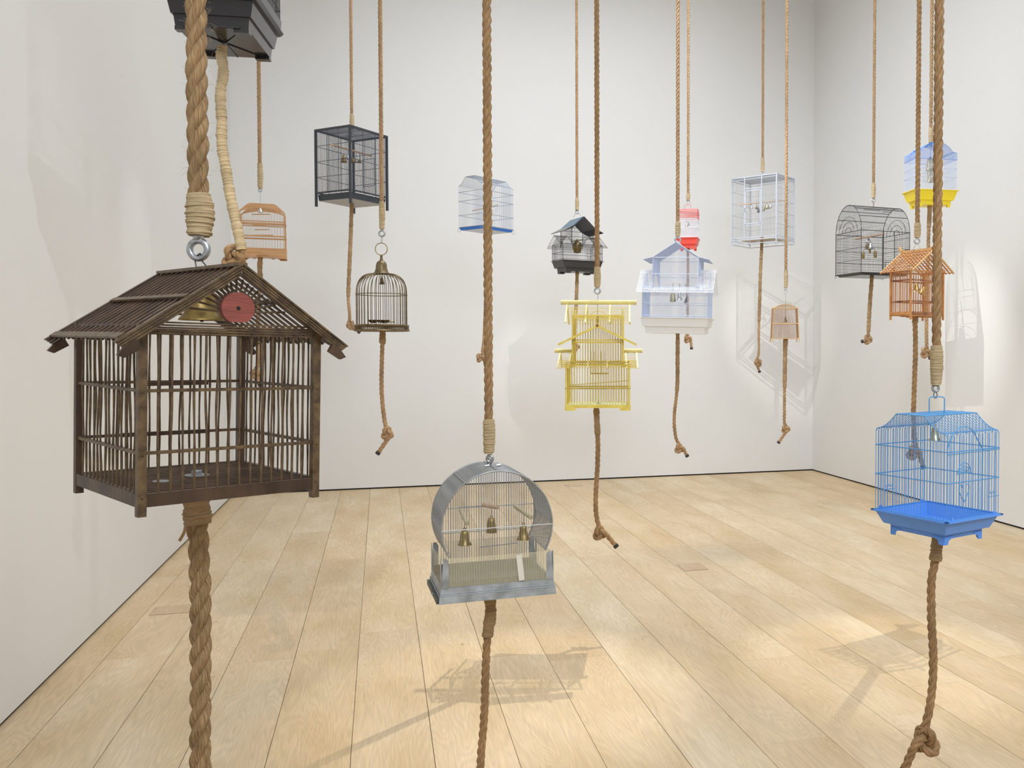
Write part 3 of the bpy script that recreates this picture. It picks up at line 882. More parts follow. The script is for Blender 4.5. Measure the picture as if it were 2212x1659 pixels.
def profile_cage(t, prof, zb, nx, ny, r, mat, rails, rr, single=False, roofmat=None, zroof=None, ridge_y=(), name='wire', railmat=None, sides=5):
    """wire cage whose side wires are bent over a roof profile (y, z); flat ends at x = +-w/2"""
    w_, l_ = t.w, t.l
    railmat = railmat or mat
    path = [(-l_ / 2, zb)] + list(prof) + [(l_ / 2, zb)]
    if roofmat:
        lo = [(y, z) for y, z in prof if z >= zroof]
        paths = [([(-l_ / 2, zb), (-l_ / 2, zroof)], mat), ([(-l_ / 2, zroof)] + lo + [(l_ / 2, zroof)], roofmat), ([(l_ / 2, zroof), (l_ / 2, zb)], mat)]
    else:
        paths = [(path, mat)]
    for pp, mm_ in paths:
        if single:
            b_ = t.mb(); b_.tube([(0, y, z) for y, z in pp], r, sides); me = b_.mesh(name)
            me.materials.append(M[mm_]); shade(me, 60)
            for i in range(nx):
                o = bpy.data.objects.new(name, me); COL.objects.link(o); o.parent = t.o
                o.location = ((-w_ / 2 + w_ * i / (nx - 1)) * t.S, 0, 0)
        else:
            b_ = t.mb()
            for i in range(nx):
                x = -w_ / 2 + w_ * i / (nx - 1)
                b_.tube([(x, y, z) for y, z in pp], r, 4 if sides < 5 else sides)
            stuff(t.put('side_wires', b_, mm_, ang=60))
    bb = {}
    for sx in (-1, 1):
        for j in range(1, ny - 1):
            y = -l_ / 2 + l_ * j / (ny - 1)
            zt = zprof(prof, y)
            segs = [(zb, zt, mat)] if not roofmat else [(zb, min(zroof, zt), mat), (zroof, zt, roofmat)]
            for a, c, mm_ in segs:
                if c <= a: continue
                if single: t.rod(name, (sx * w_ / 2, y, a), (sx * w_ / 2, y, c), r, mm_, n=6)
                else: bb.setdefault(mm_, t.mb()).tube([(sx * w_ / 2, y, a), (sx * w_ / 2, y, c)], r, 4)
    for mm_, b_ in bb.items(): stuff(t.put('end_wires', b_, mm_, ang=60))
    for z, offs in rails:
        mm_ = roofmat if roofmat and z >= zroof else railmat
        for sx in (-1, 1):
            t.rod('rail', (sx * (w_ / 2 + offs), -l_ / 2 - offs, z), (sx * (w_ / 2 + offs), l_ / 2 + offs, z), rr, mm_)
            t.rod('rail', (-w_ / 2 - offs, sx * (l_ / 2 + offs), z), (w_ / 2 + offs, sx * (l_ / 2 + offs), z), rr, mm_)
    for y in ridge_y:
        t.rod('rail', (-w_ / 2, y, zprof(prof, y)), (w_ / 2, y, zprof(prof, y)), rr, roofmat or railmat)
    # heavier wire round each end
    for sx in (-1, 1):
        b_ = t.mb(); b_.tube([(sx * w_ / 2, y, z) for y, z in prof], rr, 6)
        t.put('end_arch', b_, roofmat or railmat, ang=60)


def concave(l_, zc, zp, fl=0.2, p=1.7, round_=3.0):
    h = l_ / 2
    left = [(-h, zc - round_), (-h + round_ * 0.4, zc - round_ * 0.35)]
    for k in range(9):
        u = k / 8; y = -h + round_ + (h - fl * l_ - round_) * u
        left.append((y, zc + (zp - zc) * u ** p))
    return left + [(-y, z) for y, z in reversed(left)]


def arcs(t, cx_, y, z, radii, r, mat, axis='x', a0=0, a1=PI, name='wire_ornament'):
    b_ = t.mb()
    for R in radii:
        pts = []
        for k in range(13):
            a = a0 + (a1 - a0) * k / 12
            u, v_ = cx_ + R * math.cos(a), z + R * math.sin(a)
            pts.append((u, y, v_) if axis == 'x' else (y, u, v_))
        b_.tube(pts, r, 5)
    return t.put(name, b_, mat, ang=60)


def heart(t, cx_, y, z, s_, r, mat, axis='x'):
    pts = [(0, -1.0), (-0.45, -0.35), (-0.8, 0.25), (-0.7, 0.75), (-0.35, 0.75), (-0.3, 0.45)]
    b_ = t.mb()
    for sg in (1, -1):
        q = [(cx_ + sg * a * s_, y, z + c * s_) if axis == 'x' else (y, cx_ + sg * a * s_, z + c * s_) for a, c in pts]
        b_.tube(resample(q, s_ * 0.12), r, 5)
    return t.put('wire_heart', b_, mat, ang=60)


# ================================================================== 1. dark wooden house cage (nearest)
t = Thing('birdcage', 'large dark brown wooden house-shaped birdcage with sunburst gable and red disc', 'birdcage', roll=math.radians(1.3), **frame(298, 1118, 1.75, 48, 159.5, 688))
w_, l_ = t.w, t.l
hw, hl = w_ / 2, l_ / 2
DW, DE = 'dark_wood', 'dark_wood_edge'
for sx in (-1, 1):
    for sy in (-1, 1):
        b_ = t.mb(); b_.box((sx * (hw - 8), sy * (hl - 8), 211), (18, 18, 422)); t.put('corner_post', b_, DE if sy < 0 else DW, ang=0)
for sy in (-1, 1):
    b_ = t.mb(); b_.box((0, sy * (hl - 7), 35), (w_ - 34, 14, 29)); t.put('base_rail', b_, DW, ang=0)
    for z in (138, 274):
        b_ = t.mb(); b_.box((0, sy * (hl - 7), z), (w_ - 34, 9, 7)); t.put('cross_rail', b_, DE, ang=0)
    for k in range(5):
        b_ = t.mb(); b_.box((0, sy * (hl - 6) , 400 + k * 6), (w_ - 30, 10, 3.8)); t.put('slat', b_, DE, ang=0)
for sx in (-1, 1):
    b_ = t.mb(); b_.box((sx * (hw - 7), 0, 35), (14, l_ - 34, 29)); t.put('base_rail', b_, DW, ang=0)
    for z in (138, 274):
        b_ = t.mb(); b_.box((sx * (hw - 7), 0, z), (9, l_ - 34, 7)); t.put('cross_rail', b_, DE, ang=0)
    b_ = t.mb(); b_.box((sx * (hw - 7), 0, 410), (12, l_ - 30, 20)); t.put('wall_plate', b_, DW, ang=0)
# wavy bars, four patterns of sapling sticks
rnd = random.Random(5)
sticks = []
for k in range(5):
    b_ = MB(t.S); ph = rnd.uniform(0, 6); ph2 = rnd.uniform(0, 6); amp = 0.7 + k * 0.3
    b_.tube([(amp * math.sin(z / 60 + ph) * math.sin(PI * z / 360), amp * math.sin(z / 48 + ph2) * math.sin(PI * z / 360), z) for z in range(0, 361, 18)],
            [2.6 + 0.4 * math.sin(z / 23 + ph) for z in range(0, 361, 18)], 7)
    me = b_.mesh('stick'); me.materials.append(M[DE]); shade(me, 60); sticks.append(me)


def stick(x, y):
    o = bpy.data.objects.new('bar', rnd.choice(sticks)); COL.objects.link(o); o.parent = t.o
    o.location = (x * t.S, y * t.S, 46 * t.S); o.rotation_euler = (rnd.uniform(-.008, .008), rnd.uniform(-.008, .008), rnd.uniform(0, 6.28))


for i in range(14):
    u = -hw + 17 + (w_ - 34) * (i + 1) / 15
    stick(u, -hl + 7); stick(u, hl - 7)
for i in range(14):
    u = -hl + 17 + (l_ - 34) * (i + 1) / 15
    stick(-hw + 7, u); stick(hw - 7, u)
# roof
AP, SL, oy = 566, 0.70, 26
ex = hw + 50
ang_ = math.atan(SL)
for sx in (-1, 1):
    def rp(x, dz=0): return (sx * x, AP - SL * x + dz)
    ln = ex / math.cos(ang_)
    for k in range(14):
        y = -(hl + oy) + 26 + (l_ + 2 * oy - 50) * k / 13
        b_ = t.mb(); b_.beam((0, y, AP - 8), (sx * ex * 0.97, y, AP - 8 - SL * ex * 0.97), 8, 4.4); t.put('roof_slat', b_, DW, ang=0)
    for yy in (-(hl + oy), hl + oy):
        for k in range(4):
            b_ = t.mb()
            b_.beam((0, yy, AP - 3 - k * 7.2), (sx * (ex + 6 - k * 5), yy, AP - 3 - k * 7.2 - SL * (ex + 6 - k * 5)), 9 if k else 14, 4.3)
            t.put('rake_slat', b_, DE if yy < 0 else DW, ang=0)
        b_ = t.mb()
        b_.prism([(sx * (ex - 34), AP - 24 - SL * (ex - 34)), (sx * (ex - 14), AP - 24 - SL * (ex - 14)), (sx * (ex + 2), AP - 38 - SL * (ex - 6)),
                  (sx * (ex - 12), AP - 48 - SL * (ex - 12)), (sx * (ex - 44), AP - 44 - SL * (ex - 34)), (sx * (ex - 38), AP - 34 - SL * (ex - 34))][::sx], yy - 6, yy + 6)
        t.put('rake_foot', b_, DW, ang=0)
    for f_, wd in ((0.46, 13), (0.965, 18)):
        x = ex * f_
        b_ = t.mb(); R_ = Matrix.Rotation(sx * ang_, 3, 'Y')
        b_.box((sx * x, 0, AP - SL * x + 1), (wd, l_ + 2 * oy - 14, 5), R_); t.put('roof_batten', b_, DE, ang=0)
b_ = t.mb(); b_.box((0, 0, AP - 3), (22, l_ + 2 * oy + 4, 7)); t.put('ridge_board', b_, DE, ang=0)
# sunburst gables
for sy in (-1, 1):
    yg = sy * (hl - 4)
    zc_ = 452
    for k in range(17):
        if sy > 0 and k % 4: continue
        a = math.radians(3 + 174 * k / 16)
        dx, dz = math.cos(a), math.sin(a)
        # hit the slope line z = AP-28 - SL|x|
        rr_ = (AP - 26 - zc_) / (dz + SL * abs(dx))
        t.rod('sun_ray', (dx * 30, yg, zc_ + dz * 30), (dx * rr_, yg, zc_ + dz * rr_), 2.6, DE, n=7)
    poly = []
    for k in range(33):
        a = -PI / 2 + 2 * PI * k / 32
        poly.append((38 * math.cos(a), max(zc_ + 10 + 37 * math.sin(a), 430)))
    b_ = t.mb(); b_.prism(poly[:-1], yg - 12 if sy < 0 else yg - 4, yg + 4 if sy < 0 else yg + 12)
    if sy > 0: continue
    dsk = t.put('sun_disc', b_, 'red_wood' if sy < 0 else DW, label='red painted sun disc' if sy < 0 else None)
    if sy < 0:
        b_ = t.mb(); b_.tube([(0, yg - 12.6, zc_ + 10), (0, yg - 11, zc_ + 10)], 4.6, 14); t.put('disc_hole', b_, 'gap', dsk)  # near-black disc painting the shade inside the hole
# nails and studs
for sx, sy in ((-1, -1), (1, -1)):
    for z in (418, 271, 240, 133, 40):
        b_ = t.mb(); b_.lathe([(0, -1.2), (2.6, -1), (2.2, 1.2), (0, 1.8)], 10, c=(0, 0, 0))
        vs = [(sx * (hw - 8) + x, -hl - 1 - z_, z + y_) for x, y_, z_ in b_.v]; b_.v = vs
        t.put('nail', b_, DW)
# grating floor
for i in range(17):
    y = -hl + 20 + (l_ - 40) * i / 16
    b_ = t.mb(); b_.box((0, y, 46), (w_ - 28, 8, 4)); t.put('floor_slat', b_, DW, ang=0)
for i in range(4):
    x = -hw + 50 + (w_ - 100) * i / 3
    b_ = t.mb(); b_.box((x, 0, 41), (8, l_ - 28, 6)); t.put('floor_bearer', b_, DW, ang=0)
b_ = t.mb(); b_.lathe([(0, 48.5), (28, 48.5), (28, 50.5), (0, 50.5)], 28); ws = t.put('washer', b_, 'galv')
b_ = t.mb(); b_.lathe([(0, 50.5), (13, 50.5), (13, 60), (11, 62), (0, 62)], 6); t.put('bolt_head', b_, 'galv', ws, ang=20)
b_ = t.mb(); b_.lathe([(0, 48.5), (20, 48.5), (20, 50.5), (0, 50.5)], 28, c=(-100, -50, 0)); t.put('washer', b_, 'galv')
# perches (flat sticks across the left half)
for (a, c, py) in ((300, 448, 830), (262, 450, 940)):
    dq = t.dc + (0.06 if py < 900 else 0.02)
    p, q = t.L(a, py, dq), t.L(c, py, dq + 0.13)
    q.z = p.z + 1
    b_ = t.mb(); b_.beam(p, q, 12, 10); t.put('perch', b_, DW, ang=0)
# hanger wires
c0 = t.L(429, 539)
hook_wire(t, [t.L(424, 577), t.L(422, 560), t.L(428, 548) + V((0, -12, 0)), t.L(433, 550), t.L(436, 562), t.L(446, 575)], 1.9, 'darkwire')
HOUSE = t
hd = t.dc
hanging_rope(430, hd, 43, (419, 508), (429, 539, 26, 0.27), 'thickest coarse rope above the dark wooden house cage', 26, 36, 'rope_near', 12, 'twine', 1.22)
rope_tail([(424, 1082), (427, 1130), (431, 1220), (434, 1380), (433, 1540), (434, 1720), (436, 1900)], hd, 43, 46, (440, 1990), (452, 2090),
          'thickest coarse rope hanging below the dark wooden house cage', 'rope_near', 'twine_dark', 26, 36, 1, 0.3, 12, 1.32)
b_ = MB(); R_ = Vq = None
p = P(404, 1128, hd - 0.02); q = P(388, 1168, hd - 0.03)
b_.tube(resample([P(415, 1120, hd - 0.03), p, P(398, 1150, hd - 0.03), q], 0.004), [0.0035] * len(resample([P(415, 1120, hd - 0.03), p, P(398, 1150, hd - 0.03), q], 0.004)), 7)
o = link('loose_twine', b_.mesh('loose_twine'), 'twine_dark', None, 60)
tail_root = [x for x in bpy.data.objects if x.name.startswith('rope_tail') and x.parent is None][-1]
o.parent = tail_root; o.location = -tail_root.location
bell(436, 622, 692, hd + 0.02, 'brass', 'big brass bell inside the roof of the dark wooden house cage', 'church', hang=592, wid=0.92)

# stray fibres on the two thick ropes
rnd = random.Random(21)
for root, (ya, yb), n_ in (([x for x in bpy.data.objects if x.name.startswith('hanging_rope') and x.parent is None][-1], (-20, 415), 170), (tail_root, (1150, 1680), 120)):
    b_ = MB()
    for k in range(n_):
        py = rnd.uniform(ya, yb); a = rnd.uniform(-0.6, PI + 0.6)
        c = P(430 if ya < 0 else 433, py, hd)
        R = 21.5 * hd / FPX
        nrm = RT * math.cos(a) - HF * math.sin(a)
        p0 = c + nrm * R * 0.92
        dr = (nrm * rnd.uniform(0.2, 1.0) + V((0, 0, 1)) * rnd.uniform(-1, 1) + RT * rnd.uniform(-.5, .5)).normalized()
        ln = rnd.uniform(0.006, 0.02); crl = V((rnd.uniform(-1, 1), rnd.uniform(-1, 1), rnd.uniform(-1, 1))) * 0.6
        pts = [p0]
        for s_ in range(5):
            dr = (dr + crl * 0.5).normalized(); pts.append(pts[-1] + dr * ln / 4)
        b_.tube([q - root.location for q in pts], 0.00022, 3)
    o = link('frayed_fibres', b_.mesh('frayed_fibres'), 'twine', root, 60); stuff(o)

# ================================================================== 2. black cage with stepped tray, top left
t = Thing('birdcage', 'glossy black birdcage at the very top, seen from below by its stepped tray', 'birdcage',
          **frame(374, 54, 3.4, 9.5, None, 539, l=0.36))
w_, l_ = t.w, t.l
BP, BK = 'brown_plastic', 'black_wire'
b_ = t.mb(); b_.frus(w_ - 6, l_ - 6, 0, w_, l_, 26); tr = t.put('tray', b_, BP)
b_ = t.mb(); b_.frus(w_ + 8, l_ + 8, 25, w_ + 22, l_ + 22, 62, 3); t.put('middle_tier', b_, BP, tr)
b_ = t.mb(); b_.frus(w_ + 34, l_ + 34, 60, w_ + 44, l_ + 44, 68, 4); t.put('upper_tier', b_, BP, tr)
b_ = t.mb(); b_.frus(w_ + 30, l_ + 30, 58, w_ + 36, l_ + 36, 96, 3); t.put('upper_wall', b_, BP, tr)
for sx in (-1, 1):
    for sy in (-1, 1):
        b_ = t.mb(); b_.box((sx * (w_ / 2 - 18), sy * (l_ / 2 - 12), -4), (32, 20, 8)); t.put('foot', b_, BP, tr)
        b_ = t.mb(); b_.beam((0, 0, -1), (sx * (w_ / 2 - 20), sy * (l_ / 2 - 14), -1), 3, 2.4); t.put('rib', b_, BP, tr, ang=0)
b_ = t.mb(); b_.beam((0, -l_ / 2 + 4, -1), (0, l_ / 2 - 4, -1), 2.4, 2); t.put('rib', b_, BP, tr, ang=0)
b_ = t.mb(); b_.box((0, -l_ / 2 - 0.5, 2), (w_ - 40, 2, 4)); t.put('lip', b_, BP, tr, ang=0)
tw, tl = w_ + 30, l_ + 30
b_ = t.mb(); b2 = t.mb()
for i in range(22):
    x = -tw / 2 + tw * i / 21
    for sy in (-1, 1): b_.tube([(x, sy * tl / 2, 90), (x, sy * tl / 2, 430), (x * 0.2, 0, 480)], 0.8, 5)
for i in range(28):
    y = -tl / 2 + tl * i / 27
    for sx in (-1, 1): b_.tube([(sx * tw / 2, y, 90), (sx * tw / 2, y, 430), (0, y * 0.2, 480)], 0.8, 5)
stuff(t.put('cage_wires', b_, BK, ang=60))
for z in (100, 120, 200, 300, 430):
    for s_ in (-1, 1):
        t.rod('rail', (-tw / 2 - 1, s_ * tl / 2, z), (tw / 2 + 1, s_ * tl / 2, z), 1.4, BK)
        t.rod('rail', (s_ * tw / 2, -tl / 2 - 1, z), (s_ * tw / 2, tl / 2 + 1, z), 1.4, BK)
# top cap and hook
b_ = t.mb(); b_.lathe([(0, 484), (24, 478), (26, 482), (10, 490), (3, 500), (0, 500)], 20); t.put('roof_cap', b_, BK)
bd = t.dc
ztop = t.W((0, 0, 500))
ppx = proj(ztop)
hanging_rope(ppx[0], bd, 15, (ppx[1] - 90, ppx[1] - 20), (ppx[0], ppx[1] - 8, 9), 'brown rope above the glossy black cage at the top', 10, 8, 'rope')
rope_tail([(481, 100), (478, 120), (483, 150), (476, 200), (479, 260), (479, 310), (487, 360), (497, 420), (505, 460), (515, 505), (521, 540)], bd, 15, 462, (505, 556), (498, 592),
          'twine-wrapped crooked rope below the glossy black cage', 'rope_mid', 'twine', 12, 8, -1, 0.5, wr=1.42, ksc=1.0)

# ================================================================== 3. flat-topped honey wood cage, far left
t = Thing('birdcage', 'honey-coloured wooden cage with arched panel front and scalloped foot board, behind the crooked wrapped rope', 'birdcage',
          **frame(514, 556, 5.6, 20, None, 619, l=0.15))
w_, l_ = t.w, t.l
hw, hl = w_ / 2, l_ / 2
for sy in (-1, 1):
    # foot board with a scalloped lower edge
    top = [(hw, 22), (-hw, 22)]
    low = [(-hw, 0), (-hw + 14, 0), (-hw + 17, 3), (-hw + 22, 4.5), (-hw + 30, 2.5), (-hw + 40, 6.5), (0, 7), (hw - 40, 6.5), (hw - 30, 2.5), (hw - 22, 4.5), (hw - 17, 3), (hw - 14, 0), (hw, 0)]
    b_ = t.mb(); b_.prism(low + top, sy * hl - 1.5, sy * hl + 1.5); t.put('foot_board', b_, 'honey')
    # crown board: clipped corners above, arch below
    arch = [(-hw + 2 + (w_ - 4) * k / 16, 97 + 11.5 * math.sin(PI * k / 16) ** 0.6) for k in range(17)]
    b_ = t.mb()
    up_ = [(hw - 1, 99), (hw - 22, 118.5), (-hw + 22, 118.5), (-hw + 1, 99)]
    # strip the board into quads so the concave outline stays clean
    outer = [(-hw + 1 + (w_ - 2) * k / 16, 0) for k in range(17)]
    def topz(x): return min(118.5, 99 + (hw - 1 - abs(x)) * 19.5 / 21)
    for k in range(16):
        x0, x1 = arch[k][0], arch[k + 1][0]
        b_.prism([(x0, arch[k][1]), (x1, arch[k + 1][1]), (x1, max(topz(x1), arch[k + 1][1] + 1)), (x0, max(topz(x0), arch[k][1] + 1))], sy * hl - 1.5, sy * hl + 1.5)
    t.put('crown_board', b_, 'honey')
    for z in (48, 76, 80):
        b_ = t.mb(); b_.box((0, sy * hl, z), (w_ - 4, 2.6, 2.2 if z != 48 else 3)); t.put('cross_rail', b_, 'honey', ang=0)
    for i in range(15):
        x = -hw + 4 + (w_ - 8) * (i + 0.5) / 15
        t.rod('bar', (x, sy * hl, 21), (x, sy * hl, 99 + 9 * math.sin(PI * (i + .5) / 15)), 0.32, 'honey_bar')
for sx in (-1, 1):
    for sy in (-1, 1):
        b_ = t.mb(); b_.beam((sx * (hw - 2), sy * hl, 0), (sx * (hw - 3.5), sy * hl, 99), 2.6, 2.6, up=(0, 1, 0)); t.put('corner_post', b_, 'honey', ang=0)
    for z in (48, 78):
        b_ = t.mb(); b_.box((sx * (hw - 2), 0, z), (2.2, l_, 2.2)); t.put('cross_rail', b_, 'honey', ang=0)
    b_ = t.mb(); b_.box((sx * (hw - 1.5), 0, 12), (3, l_ - 3, 20)); t.put('side_board', b_, 'honey', ang=0)
    for i in range(9):
        y = -hl + l_ * (i + 1) / 10
        t.rod('bar', (sx * (hw - 2.5), y, 21), (sx * (hw - 3), y, 99), 0.32, 'honey_bar')
for i in range(5):
    x = -hw + 24 + (w_ - 48) * i / 4
    t.rod('bar', (x, -hl, 117), (x, hl, 117), 0.9, 'honey')
b_ = t.mb(); b_.box((0, 0, 5), (w_ - 6, l_ - 4, 2)); t.put('bottom_board', b_, 'honey', ang=0)
for a, c, py in ((544, 584, 463), (544, 586, 486), (550, 581, 496), (546, 590, 508)):
    t.rod('perch', t.L(a, py), t.L(c, py), 1.1, 'bamboo')
hook_wire(t, [t.L(563, 411), t.L(562, 418), t.L(562, 427), t.L(562, 440)], 0.6)
d3 = t.dc
hanging_rope(562, d3, 8.5, (353, 407), (562, 411, 4.5), 'slim rope above the honey-coloured wooden cage', topy=0)
rope_tail([(563, 552), (561, 580), (562, 600), (558, 660), (557, 720), (557, 790)], d3, 8.5, 56, (552, 808), (563, 833), 'slim knotted rope below the honey-coloured cage, seen through the dark house cage')
bell(562, 447, 459, d3, 'silver', 'small silver bell under the crown of the honey-coloured cage', 'cone', hang=440, wid=1.1)

# ================================================================== 4. charcoal fine-mesh box cage
t = Thing('birdcage', 'tall charcoal square-framed cage with fine wire mesh and grey tray', 'birdcage', **frame(757.3, 439.5, 7.6, 64, 683.3, 836.5))
w_, l_ = t.w, t.l; hw, hl = w_ / 2, l_ / 2
for sx in (-1, 1):
    for sy in (-1, 1):
        b_ = t.mb(); b_.box((sx * hw, sy * hl, 84.5), (4.4, 4.4, 169)); t.put('corner_post', b_, 'charcoal', ang=0)
for sy in (-1, 1):
    for z, h_ in ((167, 4), (30, 3)):
        b_ = t.mb(); b_.box((0, sy * hl, z), (w_, 4, h_)); t.put('frame_rail', b_, 'charcoal', ang=0)
for sx in (-1, 1):
    for z, h_ in ((167, 4), (30, 3)):
        b_ = t.mb(); b_.box((sx * hw, 0, z), (4, l_, h_)); t.put('frame_rail', b_, 'charcoal', ang=0)
b_ = t.mb(); b_.frus(w_ - 8, l_ - 8, 13, w_ - 5, l_ - 5, 26); tr = t.put('tray', b_, 'charcoal')
b_ = t.mb(); b_.box((0, 0, 12.6), (w_ - 10, l_ - 10, 0.8)); t.put('tray_bottom', b_, 'tray_under', tr, ang=0, label='grey sheet underside')


def net(t, face, u0, u1, z0, z1, su, sz, r, mat, name='mesh_panel', n=3):
    """flat woven wire panel. face = ('x', value) or ('y', value) or ('z', value)"""
    b_ = t.mb()
    ax, c = face
    mk = {'x': lambda u, v_: (c, u, v_), 'y': lambda u, v_: (u, c, v_), 'z': lambda u, v_: (u, v_, c)}[ax]
    k = max(1, int(round((u1 - u0) / su)))
    for i in range(k + 1):
        u = u0 + (u1 - u0) * i / k; b_.tube([mk(u, z0), mk(u, z1)], r, n, caps=False)
    k = max(1, int(round((z1 - z0) / sz)))
    for i in range(k + 1):
        v_ = z0 + (z1 - z0) * i / k; b_.tube([mk(u0, v_), mk(u1, v_)], r, n, caps=False)
    return stuff(t.put(name, b_, mat, ang=0))


for f_ in (('x', -hw), ('x', hw)): net(t, f_, -hl, hl, 31, 165, 3.1, 3.1, 0.27, 'charcoal_wire')
for f_ in (('y', -hl), ('y', hl)): net(t, f_, -hw, hw, 31, 165, 3.1, 3.1, 0.27, 'charcoal_wire')
net(t, ('z', 166), -hw, hw, -hl, hl, 3.1, 3.1, 0.3, 'charcoal_wire')
for sx in (-1, 1):
    for z in (64, 98, 132): t.rod('cross_wire', (sx * hw, -hl, z), (sx * hw, hl, z), 0.55, 'charcoal_wire')
    for y in (-hl / 3, hl / 3): t.rod('cross_wire', (sx * hw, y, 31), (sx * hw, y, 165), 0.55, 'charcoal_wire')
for sy in (-1, 1):
    for z in (64, 98, 132): t.rod('cross_wire', (-hw, sy * hl, z), (hw, sy * hl, z), 0.55, 'charcoal_wire')
    for x in (-hw / 3, hw / 3): t.rod('cross_wire', (x, sy * hl, 31), (x, sy * hl, 165), 0.55, 'charcoal_wire')
for x in (-hw / 3, hw / 3): t.rod('cross_wire', (x, -hl, 166), (x, hl, 166), 0.55, 'charcoal_wire')
b_ = t.mb()
for p, q in (((hw + 1, -12, 60), (hw + 1, 22, 60)), ((hw + 1, 22, 60), (hw + 1, 22, 122)), ((hw + 1, 22, 122), (hw + 1, -12, 122)), ((hw + 1, -12, 122), (hw + 1, -12, 60))): b_.tube([p, q], 0.8, 5)
t.put('door_frame', b_, 'charcoal_wire', ang=0)
d4 = t.dc
t.rod('perch', t.L(714, 312.5, d4 - 0.25), t.L(802, 336.5, d4 + 0.2), 2.0, 'dowel', n=10)
hook_wire(t, [t.L(760, 284), t.L(760, 289), t.L(761, 292)], 0.7)
hanging_rope(760, d4, 7, (247, 279), (760, 283, 4.0), 'thin rope above the charcoal mesh cage')
rope_tail([(761, 424), (760, 440), (757.6, 507), (754.5, 583), (752.4, 645), (755, 690)], d4, 7, 215, (757.6, 703), (777, 718), 'thin rope tail below the charcoal mesh cage, with a knot beside the round brass cage', wr=1.2)
g4 = 'bells on the dowel in the charcoal mesh cage'
bell(742.5, 335, 350.5, d4, 'brass', 'brass bell at the left end of the row in the charcoal mesh cage', 'cone', g4, hang=322)
bell(751, 333, 344, d4 + 0.05, 'silver', 'silver bell second from the left in the charcoal mesh cage', 'cone', g4, hang=324)
bell(762.5, 341, 351, d4 + 0.02, 'brass', 'brass bell behind the front post of the charcoal mesh cage', 'hand', g4, hang=327)
bell(769.5, 341, 350, d4 + 0.1, 'silver', 'silver bell right of the front post in the charcoal mesh cage', 'hand', g4, hang=328)
bell(777.5, 342, 352, d4 + 0.1, 'brass', 'brass bell at the right end of the row in the charcoal mesh cage', 'cone', g4, hang=330)

# ================================================================== 5. round brass cage
d5 = 5.7; S5 = d5 / FPX
t = Thing('birdcage', 'round brass birdcage with domed top, bell cap and carrying ring', 'birdcage', P(825, 716, d5), 0.2, S5)
for k in range(38):
    a = 2 * PI * k / 38
    if k == 0:
        pts = [(52.5, 0, 13), (52.5, 0, 84)] + [(17.5 + 35 * math.cos(q) ** 0.75, 0, 84 + 40 * math.sin(q)) for q in [PI / 2 * i / 8 for i in range(1, 8)]] + [(15, 0, 125)]
        b_ = t.mb(); b_.tube(pts, 0.75, 5); me = b_.mesh('bar'); me.materials.append(M['cage_brass']); shade(me, 60)
    o = bpy.data.objects.new('bar', me); COL.objects.link(o); o.parent = t.o; o.rotation_euler = (0, 0, a + 0.01 * math.sin(k * 3))
b_ = t.mb(); b_.lathe([(54, 10), (57, 10.5), (57.5, 13), (55.5, 14.5), (52, 14), (52, 10.5)], 48); bs = t.put('base_ring', b_, 'cage_brass')
b_ = t.mb(); b_.lathe([(54, 4), (58, 4), (58.5, 1), (57, 0), (52, 0), (52, 4)], 48); t.put('lower_band', b_, 'cage_brass', bs)
b_ = t.mb()
for k in range(84):
    a = 2 * PI * k / 84; b_.tube([(55.5 * math.cos(a), 55.5 * math.sin(a), 3), (55.5 * math.cos(a), 55.5 * math.sin(a), 11)], 1.1, 4)
stuff(t.put('pierced_band', b_, 'cage_brass', bs))
b_ = t.mb(); b_.lathe([(0, 1), (54, 1), (54, 2.4), (0, 2.4)], 40); t.put('floor_plate', b_, 'brass_dark')
b_ = t.mb(); b_.torus((0, 0, 79.5), 53.4, 0.9, ax=(0, 0, 1), n=48, k=6); t.put('band', b_, 'cage_brass')
t.rod('band_catch', (8, -53.5, 77), (8, -53.5, 82), 0.8, 'cage_brass')
b_ = t.mb(); b_.lathe([(16, 123.5), (17.5, 124), (14, 129), (12, 136), (11.5, 143), (9.5, 149), (5, 152.5), (3.4, 153), (3.4, 157), (2.2, 158), (2.8, 163), (1.6, 165), (0, 165)], 26)
cp = t.put('bell_cap', b_, 'brass_dark')
b_ = t.mb(); b_.torus((0, 0, 177.5), 13, 0.9, ax=t.R.inverted() @ HF, n=36, k=7); t.put('carrying_ring', b_, 'brass')
for x, y in ((-19, -6), (4, -6)):
    b_ = t.mb(); b_.lathe([(0, 14.5), (6, 15.5), (11.5, 19), (12.5, 21.5), (11, 19.8), (5, 17), (0, 16.5)], 18, c=(x, y, 3)); t.put('seed_dish', b_, 'brass_dark')
t.rod('perch', (-8, 4, 20), (26, -2, 21), 1.1, 'brass_dark')
hook_wire(t, [t.L(824.6, 509.5), t.L(823.5, 517), t.L(824.5, 527.5), t.L(826, 518), t.L(825.4, 508)], 0.55)
hanging_rope(825, d5, 9.4, (436, 495), (825, 504.5, 8), 'rope with silver eye bolt above the round brass cage')
rope_tail([(826.5, 714), (826, 740), (824.5, 793), (825, 856), (829, 895), (833, 919)], d5, 9.6, 26, (837, 936), (815.5, 980), 'knotted rope below the round brass cage', wr=1.4, side=-1, spin=0.4)
bell(825, 599, 614, d5, 'brass_dark', 'small dark brass bell inside the domed top of the round cage', 'cone', hang=588, wid=0.9)

# ================================================================== 6. pale wire cage with blue tray, far behind the centre rope
t = Thing('birdcage', 'far pale grey wire cage with thin bright blue tray rim, behind the centre rope', 'birdcage', **frame(1041.5, 491, 7.6, 55, 991.3, 1108.9))
w_, l_ = t.w, t.l
